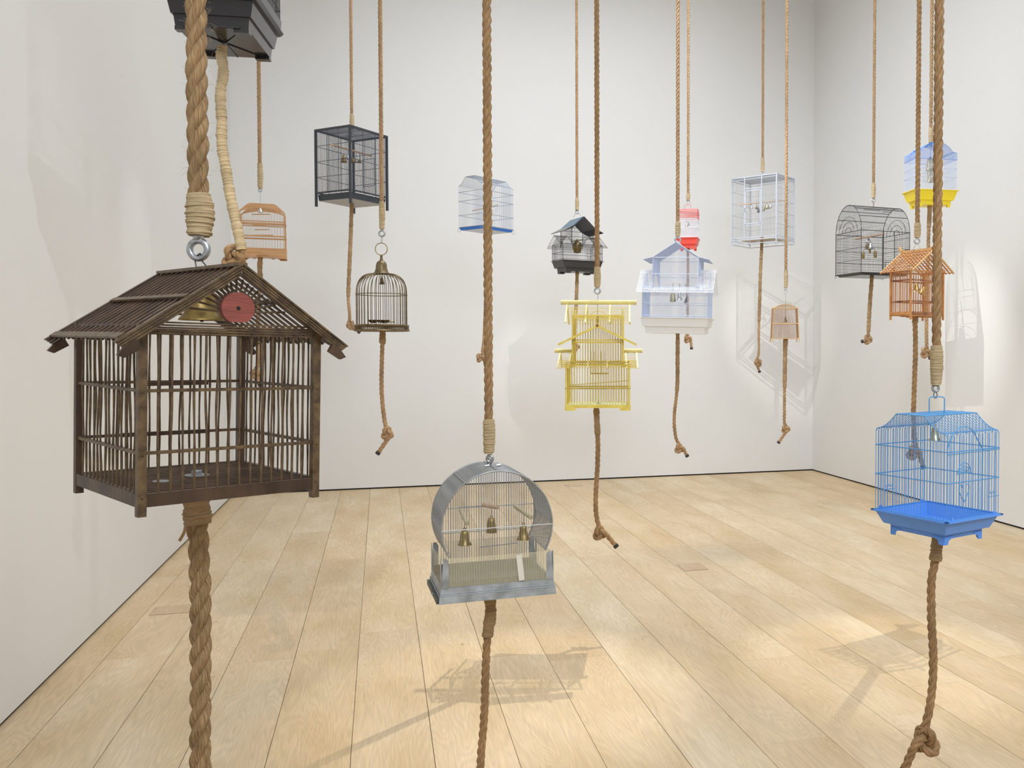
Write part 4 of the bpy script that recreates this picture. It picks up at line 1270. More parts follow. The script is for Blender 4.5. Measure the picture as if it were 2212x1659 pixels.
# the bent profile runs across the width here
profile_cage(t, concave(l_, 97, 114, 0.2, 1.5), 3, 36, 26, 0.32, 'grey_wire', [(31, 0.2), (62, 0.2), (82, 0.2), (5, 0.2)], 0.5, ridge_y=(-l_ * 0.2, l_ * 0.2), sides=4)
b_ = t.mb(); b_.frus(w_ - 6, l_ - 6, -1, w_ - 1, l_ - 1, 5, 1.2); tr = t.put('tray', b_, 'blue_bright')
b_ = t.mb(); b_.box((0, 0, -1.3), (w_ - 12, l_ - 12, 0.7)); t.put('tray_bottom', b_, 'blue_pale_wire', tr, ang=0, label='pale blue tray bottom')
for sx in (-1, 1):
    for sy in (-1, 1):
        b_ = t.mb(); b_.torus((sx * w_ / 2, sy * l_ / 2, -1), 2.6, 0.4, ax=(1, 1, 0), n=12, k=5, e=1.7); t.put('foot_loop', b_, 'grey_wire')
arcs(t, 10, w_ / 2, 50, (10, 6.5, 3.5), 0.4, 'white_wire', 'y'); heart(t, 10, w_ / 2, 36, 9, 0.4, 'white_wire', 'y')
d6 = t.dc
t.rod('perch', t.L(1021, 455, d6 - 0.1), t.L(1076, 442.5, d6 + 0.1), 1.5, 'dowel', n=10)
hook_wire(t, [t.L(1048, 364), t.L(1047, 375), t.L(1050, 390)], 0.5)
hanging_rope(1049, d6, 6.5, (305, 358), (1048, 363, 4), 'thin rope mostly hidden behind the thick centre rope', lean=-0.03)
rope_tail([(1050, 502), (1050, 600), (1047, 690), (1044.5, 740), (1042, 762)], d6, 6.5, 90, (1037, 773), (1049, 790), 'thin rope tail whose knot shows left of the thick centre rope', side=-1)
bell(1046, 456, 465, d6, 'silver', 'tiny silver bell under the perch of the far blue-trayed cage', 'cone', hang=449)

# ================================================================== 7. grey arched cage, centre front
t = Thing('birdcage', 'grey metal round-arched birdcage with clear panels and ribbed tin base, low in the centre', 'birdcage', **frame(948, 1307, 2.7, 20, 926.3, 1202))
w_, l_ = t.w, t.l; hw, hl = w_ / 2, l_ / 2
GP, GC = 'grey_paint', 'grey_cage'
b_ = t.mb(); b_.frus(w_, l_, 0, w_ - 4, l_ - 4, 16, 2); bs = t.put('base_tray', b_, GP)
b_ = t.mb(); b_.frus(w_ - 6, l_ - 6, 15, w_ - 12, l_ - 12, 34, 2); t.put('base_band', b_, GP, bs)
for z, e in ((17, 3), (21, 5), (25, 7)):
    for sx in (-1, 1):
        t.rod('moulding', (sx * (hw - e + 1), -hl + e, z), (sx * (hw - e + 1), hl - e, z), 1.0, GP, bs)
        t.rod('moulding', (-hw + e, sx * (hl - e + 1), z), (hw - e, sx * (hl - e + 1), z), 1.0, GP, bs)
b_ = t.mb(); b_.box((0, 0, 20), (w_ - 16, l_ - 16, 3)); t.put('inner_floor', b_, 'dark_tin', ang=0)
for sx in (-1, 1):
    b_ = t.mb(); b_.box((sx * 0, sx * (hl - 10), 34), (w_ - 22, 1.5, 24)); t.put('inner_wall', b_, 'dark_tin', ang=0)
# drawer sticking out at the left end
b_ = t.mb(); b_.box((-hw - 2, 0, 6), (5, l_ - 8, 11)); dr = t.put('drawer_front', b_, 'dark_tin', ang=0)
b_ = t.mb(); b_.tube([(-hw - 4, -l_ * 0.12, 7), (-hw - 9, -l_ * 0.12, 7)], 1.8, 10); t.put('knob', b_, 'galv', dr)
# corner plates with clipped tops
for sx in (-1, 1):
    for sy in (-1, 1):
        b_ = t.mb()
        y0 = sy * (hl - 5)
        b_.prism([(sx * (hw - 6), 33), (sx * (hw - 22), 33), (sx * (hw - 22), 90), (sx * (hw - 17), 98), (sx * (hw - 10), 98)][::-sx], y0 - 0.8, y0 + 0.8)
        x0 = sx * (hw - 6)
        b_.prism([(sy * (hl - 5), 33), (sy * (hl - 20), 33), (sy * (hl - 17), 88), (sy * (hl - 9), 98), (sy * (hl - 6), 98)][::-sy], x0 - 0.8, x0 + 0.8, 'x')
        t.put('corner_plate', b_, GP, ang=30)
for sy in (-1, 1):
    b_ = t.mb(); b_.box((0, sy * (hl - 3.5), 66), (w_ - 44, 0.9, 62)); t.put('clear_panel', b_, 'cream_plastic', ang=0, label='yellowed clear plastic panel')
    b_ = t.mb(); b_.box((0, sy * (hl - 2.6), 97), (w_ - 30, 1.5, 2)); t.put('panel_edge', b_, 'cream_plastic', ang=0)
for sx in (-1, 1):
    b_ = t.mb(); b_.box((sx * (hw - 7), 0, 64), (0.9, l_ - 34, 60)); t.put('clear_panel', b_, 'cream_plastic', ang=0, label='yellowed clear plastic panel')
ZC_, RC = 160, 123
zlow = 99
a_lo = -math.asin((ZC_ - zlow) / RC)
ring = [(RC * math.cos(a), ZC_ + RC * math.sin(a)) for a in [a_lo + (PI - 2 * a_lo) * k / 44 for k in range(45)]]
ym = hl - 8
b_ = t.mb(); b_.tube([(x, 0, z) for x, z in ring], 1.05, 6); me = b_.mesh('hoop'); me.materials.append(M[GC]); shade(me, 60)
for i in range(19):
    o = bpy.data.objects.new('hoop', me); COL.objects.link(o); o.parent = t.o; o.location = (0, (-ym + 2 * ym * i / 18) * t.S, 0)
for sy in (-1, 1):
    b_ = t.mb(); b_.tube([(x, sy * ym, z) for x, z in ring], 2.0, 8); t.put('front_hoop' if sy < 0 else 'back_hoop', b_, GC, ang=60)
    b_ = t.mb()
    n_ = 44
    for i in range(n_):
        x = -RC + 4 + (2 * RC - 8) * i / (n_ - 1)
        zt = ZC_ + math.sqrt(max(RC ** 2 - x * x, 0)); zbm = ZC_ - math.sqrt(max(RC ** 2 - x * x, 0))
        zb_ = max(34 if abs(x) < math.cos(a_lo) * RC else zbm, 34) if zbm < zlow else zbm
        if sy < 0 or i % 1 == 0:
            t.rod('bar', (x, sy * (ym + 0.5), zb_), (x, sy * (ym + 0.5), zt), 0.62, GC, n=5)
    for z in ((158,) if sy < 0 else (176, 118)):
        hx = math.sqrt(RC ** 2 - (z - ZC_) ** 2)
        t.rod('cross_wire', (-hx, sy * (ym + 1.5), z), (hx, sy * (ym + 1.5), z), 1.2, GC)
for a in (0.02, 0.95, PI - 0.95, PI - 0.02, PI / 2):
    t.rod('tie_wire', ((RC + 1.5) * math.cos(a), -ym, ZC_ + (RC + 1.5) * math.sin(a)), ((RC + 1.5) * math.cos(a), ym, ZC_ + (RC + 1.5) * math.sin(a)), 1.2, GC)
# door wires on the back
t.rod('cross_wire', (-60, ym + 2, 178), (28, ym + 2, 178), 1.2, GC); t.rod('cross_wire', (-40, -ym - 2, 118), (44, -ym - 2, 121), 1.0, 'darkwire')
p = t.L(1135, 1224, t.dc - 0.17)
b_ = t.mb(); b_.box((p.x, -hl + 1.0, 66), (13, 0.8, 58), Matrix.Rotation(-0.11, 3, 'Y')); t.put('paper_strip', b_, 'paper', ang=0, label='cream paper strip taped to the front panel')
d7 = t.dc
for a, c in (((996, 1102, -0.02), (1009, 1131, -0.1)), ((1043, 1090, 0.0), (1076, 1096, -0.02)), ((1113, 1093, 0.0), (1148, 1118, -0.08))):
    p, q = t.L(a[0], a[1], d7 + a[2]), t.L(c[0], c[1], d7 + c[2])
    t.rod('perch', p, q, 5.2, 'branch' if a[0] != 1043 else 'dowel', n=12)
hook_wire(t, [t.L(1057, 990), t.L(1052, 998), t.L(1058, 1004), t.L(1062, 999), t.L(1058, 991)], 1.1, 'darkwire')
for x_ in (-14, 12):
    b_ = t.mb(); b_.tube([(x_, -4, ZC_ + RC + 2.5), (x_ + 10, -4, ZC_ + RC + 3.5)], 3.6, 10); t.put('top_bolt', b_, 'galv')
hanging_rope(1056, d7, 19.5, (905, 979), (1058, 991, 9.5, 0.33), 'thick rope above the grey arched cage in the centre', 18, 24, 'rope_mid', 8, 'twine', 1.28)
rope_tail([(1058.5, 1292), (1060, 1325), (1056, 1352), (1053, 1375), (1050.5, 1411), (1048, 1481), (1045.5, 1551), (1040, 1620), (1036, 1680), (1033, 1760)], d7, 18, 82, (1038, 1810), (1050, 1860),
          'thick rope below the grey arched cage, running out at the lower edge', 'rope_mid', 'twine_dark', 18, 24, ridges=8, wr=1.36)
g7 = 'bells inside the grey arched cage'
bell(1003.5, 1145, 1177, d7 - 0.08, 'brass', 'flared brass bell at left in the grey arched cage', 'church', g7, hang=1128, wid=0.66, hmat='brass_dark')
bell(1061.5, 1119, 1150, d7 - 0.02, 'brass', 'straight-sided brass bell in the middle of the grey arched cage', 'cow', g7, hang=1096, wid=0.72, hmat='brass_dark')
bell(1131, 1134, 1165, d7 - 0.05, 'brass', 'flared brass bell at right in the grey arched cage', 'hand', g7, hang=1112, wid=0.66, hmat='brass_dark')


# ================================================================== house-shaped wire cages (black and white)
def house_cage(t, zr, zl, zg, tw, zt, za, ex_, ez, tl, mat, roofm, r, rr, nx, ny, mat2=None, sk=10, solid_left=None, roofw=1.0):
    """two-storey wire house: body w x l up to zl with a ridge along x at zg (open in the middle),
    a tower of half width tw up to zt with a gable (ridge along y) to za, eaves flaring to ex_, ez"""
    w_, l_ = t.w, t.l; hw, hl = w_ / 2, l_ / 2
    mat2 = mat2 or mat
    for sy in (-1, 1):
        b_ = t.mb()
        for i in range(nx + 1):
            x = -hw + w_ * i / nx
            if abs(x) <= tw:
                zz = zt + (za - zt) * (1 - abs(x) / tw); b_.tube([(x, sy * hl, zr), (x, sy * hl, zz)], r, 4, caps=False)
            else:
                b_.tube([(x, sy * hl, zr), (x, sy * hl, zl)], r, 4, caps=False)
        stuff(t.put('front_wires' if sy < 0 else 'back_wires', b_, mat, ang=0))
        for z in (zr + (zl - zr) * 0.10, zr + (zl - zr) * 0.5, zl):
            t.rod('rail', (-hw, sy * hl, z), (hw, sy * hl, z), rr, mat)
        for z in (zl + (zt - zl) * 0.45, zt):
            t.rod('rail', (-tw, sy * hl, z), (tw, sy * hl, z), rr, mat)
        # skirt roof on the wings, sloping to front and back
        b_ = t.mb()
        n_ = nx + 6
        for i in range(n_ + 1):
            x = -hw - sk * 0.9 + (w_ + 2 * sk * 0.9) * i / n_
            f_ = 0.0 if abs(x) > tw + 1 else 0.78
            y0, z0 = 0, zg
            y1, z1 = sy * (hl + sk), zl - (zg - zl) * sk / hl
            ya, zz = y0 + (y1 - y0) * f_, z0 + (z1 - z0) * f_
            b_.tube([(x, ya, zz), (x, y1, z1)], r * 1.3 * roofw, 4, caps=False)
        stuff(t.put('skirt_roof_wires', b_, mat2, ang=0))
        for f_ in (0.12, 0.86, 1.0):
            y, z = sy * (hl + sk) * f_, zg + (zl - (zg - zl) * sk / hl - zg) * f_
            for a, c in (((-hw - sk * 0.9, -tw), (tw, hw + sk * 0.9)) if f_ < 0.8 else ((-hw - sk * 0.9, hw + sk * 0.9),)):
                t.rod('rail', (a, y, z), (c, y, z), rr, mat2)
        # end rakes of the skirt roof
    for sx in (-1, 1):
        b_ = t.mb()
        for j in range(ny + 1):
            y = -hl + l_ * j / ny
            zz = zl + (zg - zl) * (1 - abs(y) / hl)
            b_.tube([(sx * hw, y, zr), (sx * hw, y, zz)], r, 4, caps=False)
        for j in range(ny + 1):
            y = -hl + l_ * j / ny
            zz = zl + (zg - zl) * (1 - abs(y) / hl)
            b_.tube([(sx * tw, y, zz if abs(y) < hl * 0.8 else zl), (sx * tw, y, zt)], r, 4, caps=False)
        stuff(t.put('end_wires', b_, mat, ang=0))
        for z in (zr + (zl - zr) * 0.10, zr + (zl - zr) * 0.5, zl):
            t.rod('rail', (sx * hw, -hl, z), (sx * hw, hl, z), rr, mat)
        for z in (zl + (zt - zl) * 0.45, zt):
            t.rod('rail', (sx * tw, -hl, z), (sx * tw, hl, z), rr, mat)
        for sy in (-1, 1):
            t.rod('corner_wire', (sx * hw, sy * hl, zr), (sx * hw, sy * hl, zl), rr, mat)
            t.rod('corner_wire', (sx * tw, sy * hl, zr + (zl - zr) * 0.9), (sx * tw, sy * hl, zt), rr, mat)
            t.rod('corner_wire', (sx * (hw + sk * 0.9), 0, zg), (sx * (hw + sk * 0.9), sy * (hl + sk), zl - (zg - zl) * sk / hl), rr, mat2)
            t.rod('corner_wire', (sx * tw, 0, zg), (sx * tw, sy * (hl + sk * 0.7), zl), rr, mat)
        # tower roof panel
        b_ = t.mb()
        n_ = 2 * ny + 8
        for j in range(n_ + 1):
            y = -tl + 2 * tl * j / n_
            b_.tube([(0, y, za + 1), (sx * tw, y, zt + 1), (sx * ex_, y, ez)], r * 1.3, 4, caps=False)
        stuff(t.put('roof_wires', b_, roofm, ang=0))
        for x, z in ((tw, zt + 1), (ex_, ez)):
            t.rod('rail', (sx * x, -tl, z), (sx * x, tl, z), rr, roofm)
        for sy in (-1, 1):
            b_ = t.mb(); b_.tube([(0, sy * tl, za + 1), (sx * tw, sy * tl, zt + 1), (sx * ex_, sy * tl, ez)], rr * 1.1, 6); t.put('rake', b_, roofm, ang=60)
    t.rod('ridge', (0, -tl, za + 1), (0, tl, za + 1), rr * 1.3, roofm)


# 8. black house cage, far centre right
t = Thing('birdcage', 'black wire house-shaped cage with pitched roof and black tray', 'birdcage', **frame(1216.5, 583, 8.3, 30, 1192.8, 1301.4))
w_, l_ = t.w, t.l
house_cage(t, 21, 58, 78, w_ * 0.28, 92, 116, w_ * 0.49, 84, l_ * 0.62, 'black_wire', 'black_wire', 0.20, 0.45, 44, 26, sk=9)
tray(t, w_ + 1, l_ + 1, -5, 22, 'smoke_plastic', lip=1.6)
b_ = t.mb(); b_.beam((-1, 0, 117.5), (-w_ * 0.26, 0, 96.5), l_ * 1.15, 1.0); t.put('roof_panel', b_, 'roof_blue_plastic', ang=0, label='blue-grey plastic roof panel')
b_ = t.mb(); b_.beam((-w_ * 0.26, 0, 96.5), (-w_ * 0.5, 0, 84), l_ * 1.2, 1.0); t.put('roof_flap', b_, 'black_plastic', ang=0)
arcs(t, 0, -l_ / 2 - 0.4, 52, (11, 7.5, 4), 0.35, 'black_wire'); heart(t, 14, -l_ / 2 - 0.4, 33, 7, 0.35, 'black_wire')
d8 = t.dc
t.rod('perch', t.L(1234, 522.5, d8 - 0.1), t.L(1260, 517, d8 + 0.1), 1.0, 'brass_dark', n=8)
hook_wire(t, [t.L(1239, 470), t.L(1242, 463), t.L(1246.5, 459.5), t.L(1251, 461), t.L(1254, 466)], 0.45)
hanging_rope(1246.5, d8, 6.4, (428, 454), (1246.5, 458.5, 4.4), 'thin rope above the black wire house cage')
rope_tail([(1247, 583), (1246, 620), (1244.5, 660), (1242, 700), (1241.5, 722), (1242, 738)], d8, 6.4, 140, (1243, 748), (1239, 768), 'thin rope tail below the black house cage, passing behind the yellow cage', side=-1)
bell(1247, 521, 546, d8, 'brass', 'round-shouldered golden cow bell in the black wire house cage', 'sleigh', hang=518, wid=0.85)

# 10. white and pale blue house cage
t = Thing('birdcage', 'pale blue and white wire house cage with flared roofs and white tray', 'birdcage', roll=math.radians(1.2), **frame(1386, 720, 6.0, -10, None, 1527, l=0.30))
w_, l_ = t.w, t.l
house_cage(t, 31, 98, 140, w_ * 0.35, 162, 194, w_ * 0.5, 158, l_ * 0.5, 'blue_pale_wire', 'blue_pale_wire', 0.27, 0.75, 52, 44, 'white_bright', sk=13, roofw=2.0)
tray(t, w_ + 6, l_ + 4, 0, 33, 'white_plastic', lip=2.6, feet=False, t1=0.42, in1=0.94, in2=0.88)
arcs(t, 0, -l_ / 2 - 0.5, 104, (17, 12, 7), 0.5, 'white_bright')
heart(t, -46, -l_ / 2 - 0.5, 62, 9, 0.45, 'white_bright'); heart(t, 40, -l_ / 2 - 0.5, 62, 9, 0.45, 'white_bright')
hook_wire(t, [t.L(1456, 527), t.L(1460, 519), t.L(1464, 522), t.L(1470, 528), t.L(1474, 537)], 0.9, 'white_bright')
d10 = t.dc
hanging_rope(1464, d10, 8.6, (479, 512), (1464, 518.5, 7.6), 'rope above the pale blue and white house cage')
rope_tail([(1464, 718), (1463.6, 775), (1462.6, 840), (1459.8, 868), (1456.7, 896), (1457, 924), (1461.5, 950)], d10, 7.6, 126, (1468, 969), (1485, 986), 'knotted rope below the pale blue and white house cage', wr=1.2, side=-1, spin=0.3)
g10 = 'bells inside the pale blue and white house cage'
bell(1453.5, 634, 652, d10, 'brass_pale', 'tubular brass bell at left in the pale blue house cage', 'cow', g10, hang=612, wid=0.75)
bell(1468, 633, 648, d10, 'silver', 'silver bell in the middle of the pale blue house cage', 'hand', g10, hang=612, wid=0.62)
bell(1480.5, 640, 656, d10, 'darkwire', 'dark narrow bell at right in the pale blue house cage', 'cone', g10, hang=612, tilt=0.2, wid=0.6)

# ================================================================== 9. yellow bamboo pagoda cage
t = Thing('birdcage', 'bright yellow bamboo cage with tiered pagoda roofs', 'birdcage', **frame(1222.5, 887, 4.5, 0.6, None, 1359.5, l=0.235))
w_, l_ = t.w, t.l; hw, hl = w_ / 2, l_ / 2
Y1, Y2, Y3 = 'yellow', 'yellow_light', 'yellow_dark'
for sy in (-1, 1):
    b_ = t.mb(); b_.box((0, sy * hl, 9), (w_ + 2, 4, 7)); t.put('base_rail', b_, Y1, ang=0)
    for sx in (-1, 1):
        b_ = t.mb(); b_.box((sx * (hw - 9), sy * hl, 3), (23, 5, 6)); t.put('foot', b_, Y1, ang=0)
        b_ = t.mb(); b_.tube([(sx * (hw - 1), sy * hl, 5), (sx * (hw - 1), sy * hl, 100)], 2.1, 8); t.put('corner_post', b_, Y1)
        b_ = t.mb(); b_.tube([(sx * 54, sy * (hl - 6), 94), (sx * 54, sy * (hl - 6), 206)], 1.8, 8); t.put('tower_post', b_, Y1)
        b_ = t.mb(); b_.lathe([(0, 222), (1.6, 218), (2.0, 212), (1.4, 208), (2.3, 205)], 8, c=(sx * 54, sy * (hl - 6), 0)); t.put('finial', b_, Y2)
    for z, x_, m_ in ((48, hw + 2, Y3), (98, hw + 2, Y1), (104, hw, Y3)):
        b_ = t.mb(); b_.box((0, sy * (hl + 1), z), (2 * x_, 2.4, 3.4 if z == 48 else 2.6)); t.put('cross_rail', b_, m_, ang=0)
    for z in (148, 153, 200, 205):
        b_ = t.mb(); b_.box((0, sy * (hl - 5), z), (112, 2.4, 3.2 if z in (148, 205) else 1.6)); t.put('cross_rail', b_, Y1, ang=0)
    for i in range(22):
        x = -hw + 3 + (w_ - 6) * (i + 0.5) / 22
        t.rod('bar', (x, sy * hl, 8), (x, sy * hl, 100), 0.75, Y1 if sy < 0 else Y3)
    for i in range(18):
        x = -52 + 104 * (i + 0.5) / 18
        top = 203
        if sy < 0: top = 148
        t.rod('bar', (x, sy * (hl - 5), 98), (x, sy * (hl - 5), 203), 0.72, Y1 if sy < 0 else Y3)
for sx in (-1, 1):
    b_ = t.mb(); b_.box((sx * hw, 0, 9), (4, l_, 7)); t.put('base_rail', b_, Y1, ang=0)
    for z in (48, 99):
        b_ = t.mb(); b_.box((sx * (hw + 1), 0, z), (2.4, l_ + 2, 3)); t.put('cross_rail', b_, Y3, ang=0)
    for z in (148, 203):
        b_ = t.mb(); b_.box((sx * 54, 0, z), (2.4, l_ - 12, 3)); t.put('cross_rail', b_, Y3, ang=0)
    for i in range(12):
        y = -hl + l_ * (i + 1) / 13
        t.rod('bar', (sx * hw, y, 8), (sx * hw, y, 99), 0.9, Y3)
        if abs(y) < hl - 6: t.rod('bar', (sx * 54, y, 99), (sx * 54, y, 203), 0.9, Y3)


def pole(t, p, q, r, mat):
    """bamboo pole with mitred ends and swollen nodes"""
    p = V(p); q = V(q); n_ = 9
    pts = [p.lerp(q, k / n_) for k in range(n_ + 1)]
    b_ = t.mb(); b_.tube(pts, [r * (1.06 if k in (0, 4, n_) else 1.0) * (1 + 0.02 * math.sin(k * 2)) for k in range(n_ + 1)], 14)
    return t.put('ridge_pole', b_, mat)


# top roof: ridge pole, battens, thin laths
pole(t, (-83, 0, 236), (84, 0, 236), 5.0, Y2)
ey, ez_ = hl + 6, 190
for sy in (-1, 1):
    for x in (-69, -26, 26, 69):
        b_ = t.mb(); b_.beam((x, sy * 2, 232), (x * 1.0, sy * ey, ez_), 3.2, 3.0); t.put('roof_batten', b_, Y2, ang=0)
    for k in range(11):
        f_ = 0.12 + 0.86 * k / 10
        t.rod('lath', (-69, sy * ey * f_, 232 + (ez_ - 232) * f_ - 1), (69, sy * ey * f_, 232 + (ez_ - 232) * f_ - 1), 0.42, Y1 if k % 2 else Y2)
# portico gable in front
pole(t, (0, -hl - 16, 183), (0, -hl + 4, 183), 5.0, Y1)
b_ = t.mb(); b_.tube([(0, -hl - 16.4, 183), (0, -hl - 15, 183)], 3.4, 12); t.put('pole_hollow', b_, 'burnt')  # dark disc painting the shade inside the pole end
for sx in (-1, 1):
    for k in range(5):
        y = -hl - 14 + k * 4
        b_ = t.mb(); b_.beam((sx * 3, y, 181), (sx * 84, y, 142), 3.0, 4.6 if k == 0 else 2.4); t.put('roof_slat', b_, Y1 if k == 0 else Y3, ang=0)
    for f_ in (0.3, 0.6, 0.95):
        t.rod('lath', (sx * 84 * f_, -hl - 16, 183.5 - 39 * f_), (sx * 84 * f_, -hl + 3, 183.5 - 39 * f_), 0.8, Y2)
# wings
for sx in (-1, 1):
    pole(t, (sx * 97, 0, 129), (sx * 56, 0, 129), 4.6, Y2)
    for sy in (-1, 1):
        for x0, x1 in ((84, 86), (60, 63)):
            b_ = t.mb(); b_.beam((sx * x0, sy * 2, 126), (sx * x1, sy * (hl + 8), 92), 2.8, 2.6); t.put('roof_batten', b_, Y2, ang=0)
        for k in range(9):
            f_ = 0.1 + 0.88 * k / 8
            z = 126 - 34 * f_
            t.rod('lath', (sx * 56, sy * (hl + 8) * f_, z), (sx * 85, sy * (hl + 8) * f_, z), 0.42, Y1)
for sy in (-1, 1):
    for x in (-21, 21):
        b_ = t.mb(); b_.beam((x, sy * (hl - 2), 107), (x, sy * (hl + 8), 91), 3, 2.6); t.put('roof_batten', b_, Y2, ang=0)
    for k in range(5):
        f_ = k / 4
        t.rod('lath', (-85, sy * (hl - 1 + 9 * f_), 107 - 15 * f_), (85, sy * (hl - 1 + 9 * f_), 107 - 15 * f_), 0.45, Y1)
b_ = t.mb(); b_.box((0, 0, 11), (w_ - 3, l_ - 3, 1.6)); t.put('floor_board', b_, 'mint', ang=0, label='pale mint floor board')
b_ = t.mb(); b_.lathe([(0, 12), (5, 12), (5, 13.5), (1.4, 14), (1.4, 20), (0, 20)], 12); t.put('eye_screw', b_, 'galv')
b_ = t.mb(); b_.box((2, -8, 79), (40, 3, 3)); t.put('perch', b_, Y3, ang=0)
t.rod('perch', (-hw + 2, -6, 53), (hw - 2, 2, 63), 1.0, Y3)
for k in range(5): t.rod('door_bar', (-14 + k * 7.2, -hl + 2, 80), (-14 + k * 7.2, -hl + 2, 128), 0.5, Y3)
d9 = t.dc
hook_wire(t, [t.L(1290, 633), t.L(1292, 640), t.L(1291, 648), t.L(1291, 666), t.L(1291, 676)], 0.7, 'steel')
b_ = t.mb(); b_.tube([(18 * math.cos(a), 0, 203 + 14 * math.sin(a)) for a in [PI * k / 12 for k in range(13)]], 0.55, 5); t.put('wire_bow', b_, Y3, ang=60)
hanging_rope(1290, d9, 11.2, (577, 620), (1290.5, 628.5, 7.8), 'rope above the yellow pagoda cage', 12, 10, 'rope_mid', 0)
rope_tail([(1288, 880), (1289.8, 918), (1291.5, 957), (1291, 996), (1289, 1034), (1287, 1073), (1288, 1111), (1293, 1134)], d9, 10.8, 58, (1296, 1152), (1332, 1181),
          'knotted rope below the yellow pagoda cage', 'rope_mid', 'twine_dark', 12, 10, -1, 0.3, wr=1.22)
bell(1291, 682, 700, d9, 'brass_dark', 'thin brass chime hanging inside the yellow pagoda roof', 'long', hang=668, wid=0.9)

# ================================================================== 11. small red and white cage
t = Thing('birdcage', 'small white wire cage with coral red tray and red roof wires', 'birdcage', **frame(1461, 538, 7.5, -9, None, 1505, l=0.19))
w_, l_ = t.w, t.l
pr = [(-l_ / 2, 80), (-l_ / 2 + 4, 86)] + [(-l_ / 2 + 8 + (l_ - 16) * k / 6, 87 + 1.5 * math.sin(PI * k / 6)) for k in range(7)] + [(l_ / 2 - 4, 86), (l_ / 2, 80)]
profile_cage(t, pr, 24, 24, 24, 0.34, 'white_wire', [(26, 0.3), (46, 0.3), (60, 0.3), (68, 0.6), (78, 0.6)], 0.55, roofmat='red_wire', zroof=67, ridge_y=(-l_ / 2 + 8, l_ / 2 - 8), sides=4)
tray(t, w_ + 2, l_ + 2, 0, 24, 'red_plastic', lip=1.6)
hook_wire(t, [(-6, 0, 88), (-6, 0, 98), (0, 0, 98.5), (6, 0, 98), (6, 0, 88)], 0.55, 'red_wire', 'handle')
d11 = t.dc
pz = t.L(1483, 473)
t.rod('perch', (-w_ / 2, 0, pz.z), (w_ / 2, 0, pz.z), 0.9, 'paper')
hanging_rope(1486.5, d11, 6.2, (418, 432), (1486.5, 436, 4), 'thin rope above the small red and white cage')
rope_tail([(1486, 535), (1486, 600), (1485.5, 660), (1485, 705), (1484.5, 722)], d11, 6.2, 8, (1485.5, 732), (1494, 754), 'thin knotted rope below the red and white cage, seen through the pale blue house cage', side=-1)
g11 = 'bells inside the small red and white cage'
bell(1483, 481.5, 489.5, d11, 'brass_pale', 'pale brass bell in the small red and white cage', 'cone', g11, hang=473)
bell(1487.5, 480, 488, d11 + 0.03, 'darkwire', 'dark bell right of the pale one in the red and white cage', 'cone', g11, hang=473, wid=0.7)

# ================================================================== 12. pale grey square flight cage
t = Thing('birdcage', 'tall pale grey rectangular cage with framed door and scroll stand', 'birdcage', **frame(1677, 522, 8.9, 53, 1580.3, 1714.9))
w_, l_ = t.w, t.l; hw, hl = w_ / 2, l_ / 2
F = 'sq_frame'
for sx in (-1, 1):
    for sy in (-1, 1):
        b_ = t.mb(); b_.box((sx * hw, sy * hl, 74), (2.4, 2.4, 148)); t.put('corner_post', b_, F, ang=0)
for z, h_ in ((147, 2), (142, 1.2), (14, 2), (9, 2), (1, 1.6)):
    for s_ in (-1, 1):
        b_ = t.mb(); b_.box((0, s_ * hl, z), (w_, 1.8, h_)); t.put('frame_rail', b_, F, ang=0)
        b_ = t.mb(); b_.box((s_ * hw, 0, z), (1.8, l_, h_)); t.put('frame_rail', b_, F, ang=0)
for f_ in (-1, 1):
    b_ = t.mb()
    k = int(l_ / 2.7)
    for i in range(1, k): b_.tube([(f_ * hw, -hl + l_ * i / k, 14), (f_ * hw, -hl + l_ * i / k, 147)], 0.2, 4, caps=False)
    k = int(w_ / 2.7)
    for i in range(1, k): b_.tube([(-hw + w_ * i / k, f_ * hl, 14), (-hw + w_ * i / k, f_ * hl, 147)], 0.2, 4, caps=False)
    stuff(t.put('panel_wires', b_, 'sq_wire', ang=0))
    for z in (40, 66, 92, 118):
        t.rod('cross_wire', (f_ * hw, -hl, z), (f_ * hw, hl, z), 0.35, 'sq_wire'); t.rod('cross_wire', (-hw, f_ * hl, z), (hw, f_ * hl, z), 0.35, 'sq_wire')
b_ = t.mb()
k = int(w_ / 2.0)
for i in range(1, k): b_.tube([(-hw + w_ * i / k, -hl, 147.5), (-hw + w_ * i / k, hl, 147.5)], 0.3, 4, caps=False)
stuff(t.put('roof_wires', b_, 'sq_wire', ang=0))
xd = -hw - 0.8
ya, yb_ = -hl + l_ * 0.32, -hl + l_ * 0.70
for y in (ya, yb_):
    b_ = t.mb(); b_.box((xd, y, 80), (1.6, 1.8, 132)); t.put('frame_rail', b_, F, ang=0)
for z in (121, 40):
    b_ = t.mb(); b_.box((xd, (ya + yb_) / 2, z), (1.6, yb_ - ya, 1.8)); t.put('frame_rail', b_, F, ang=0)
b_ = t.mb()
for z in (116, 44): b_.box((xd - 1, (ya + yb_) / 2, z), (1.6, yb_ - ya - 3, 2.2))
for y in (ya + 2.5, yb_ - 2.5): b_.box((xd - 1, y, 80), (1.6, 2.2, 74))
dr = t.put('door', b_, F, ang=0)
b_ = t.mb(); b_.box((xd - 2.4, yb_ - 4, 80), (1.6, 8, 5)); b_.tube([(xd - 2.4, yb_ - 5, 75.5), (xd - 3.2, yb_ - 5, 75.5)], 3.2, 12); t.put('latch', b_, F, dr)
b_ = t.mb(); b_.box((0, 0, 10), (w_ * 0.74, l_ * 0.74, 1.2)); t.put('tray', b_, 'wood_sheet', ang=0, label='beige board tray')
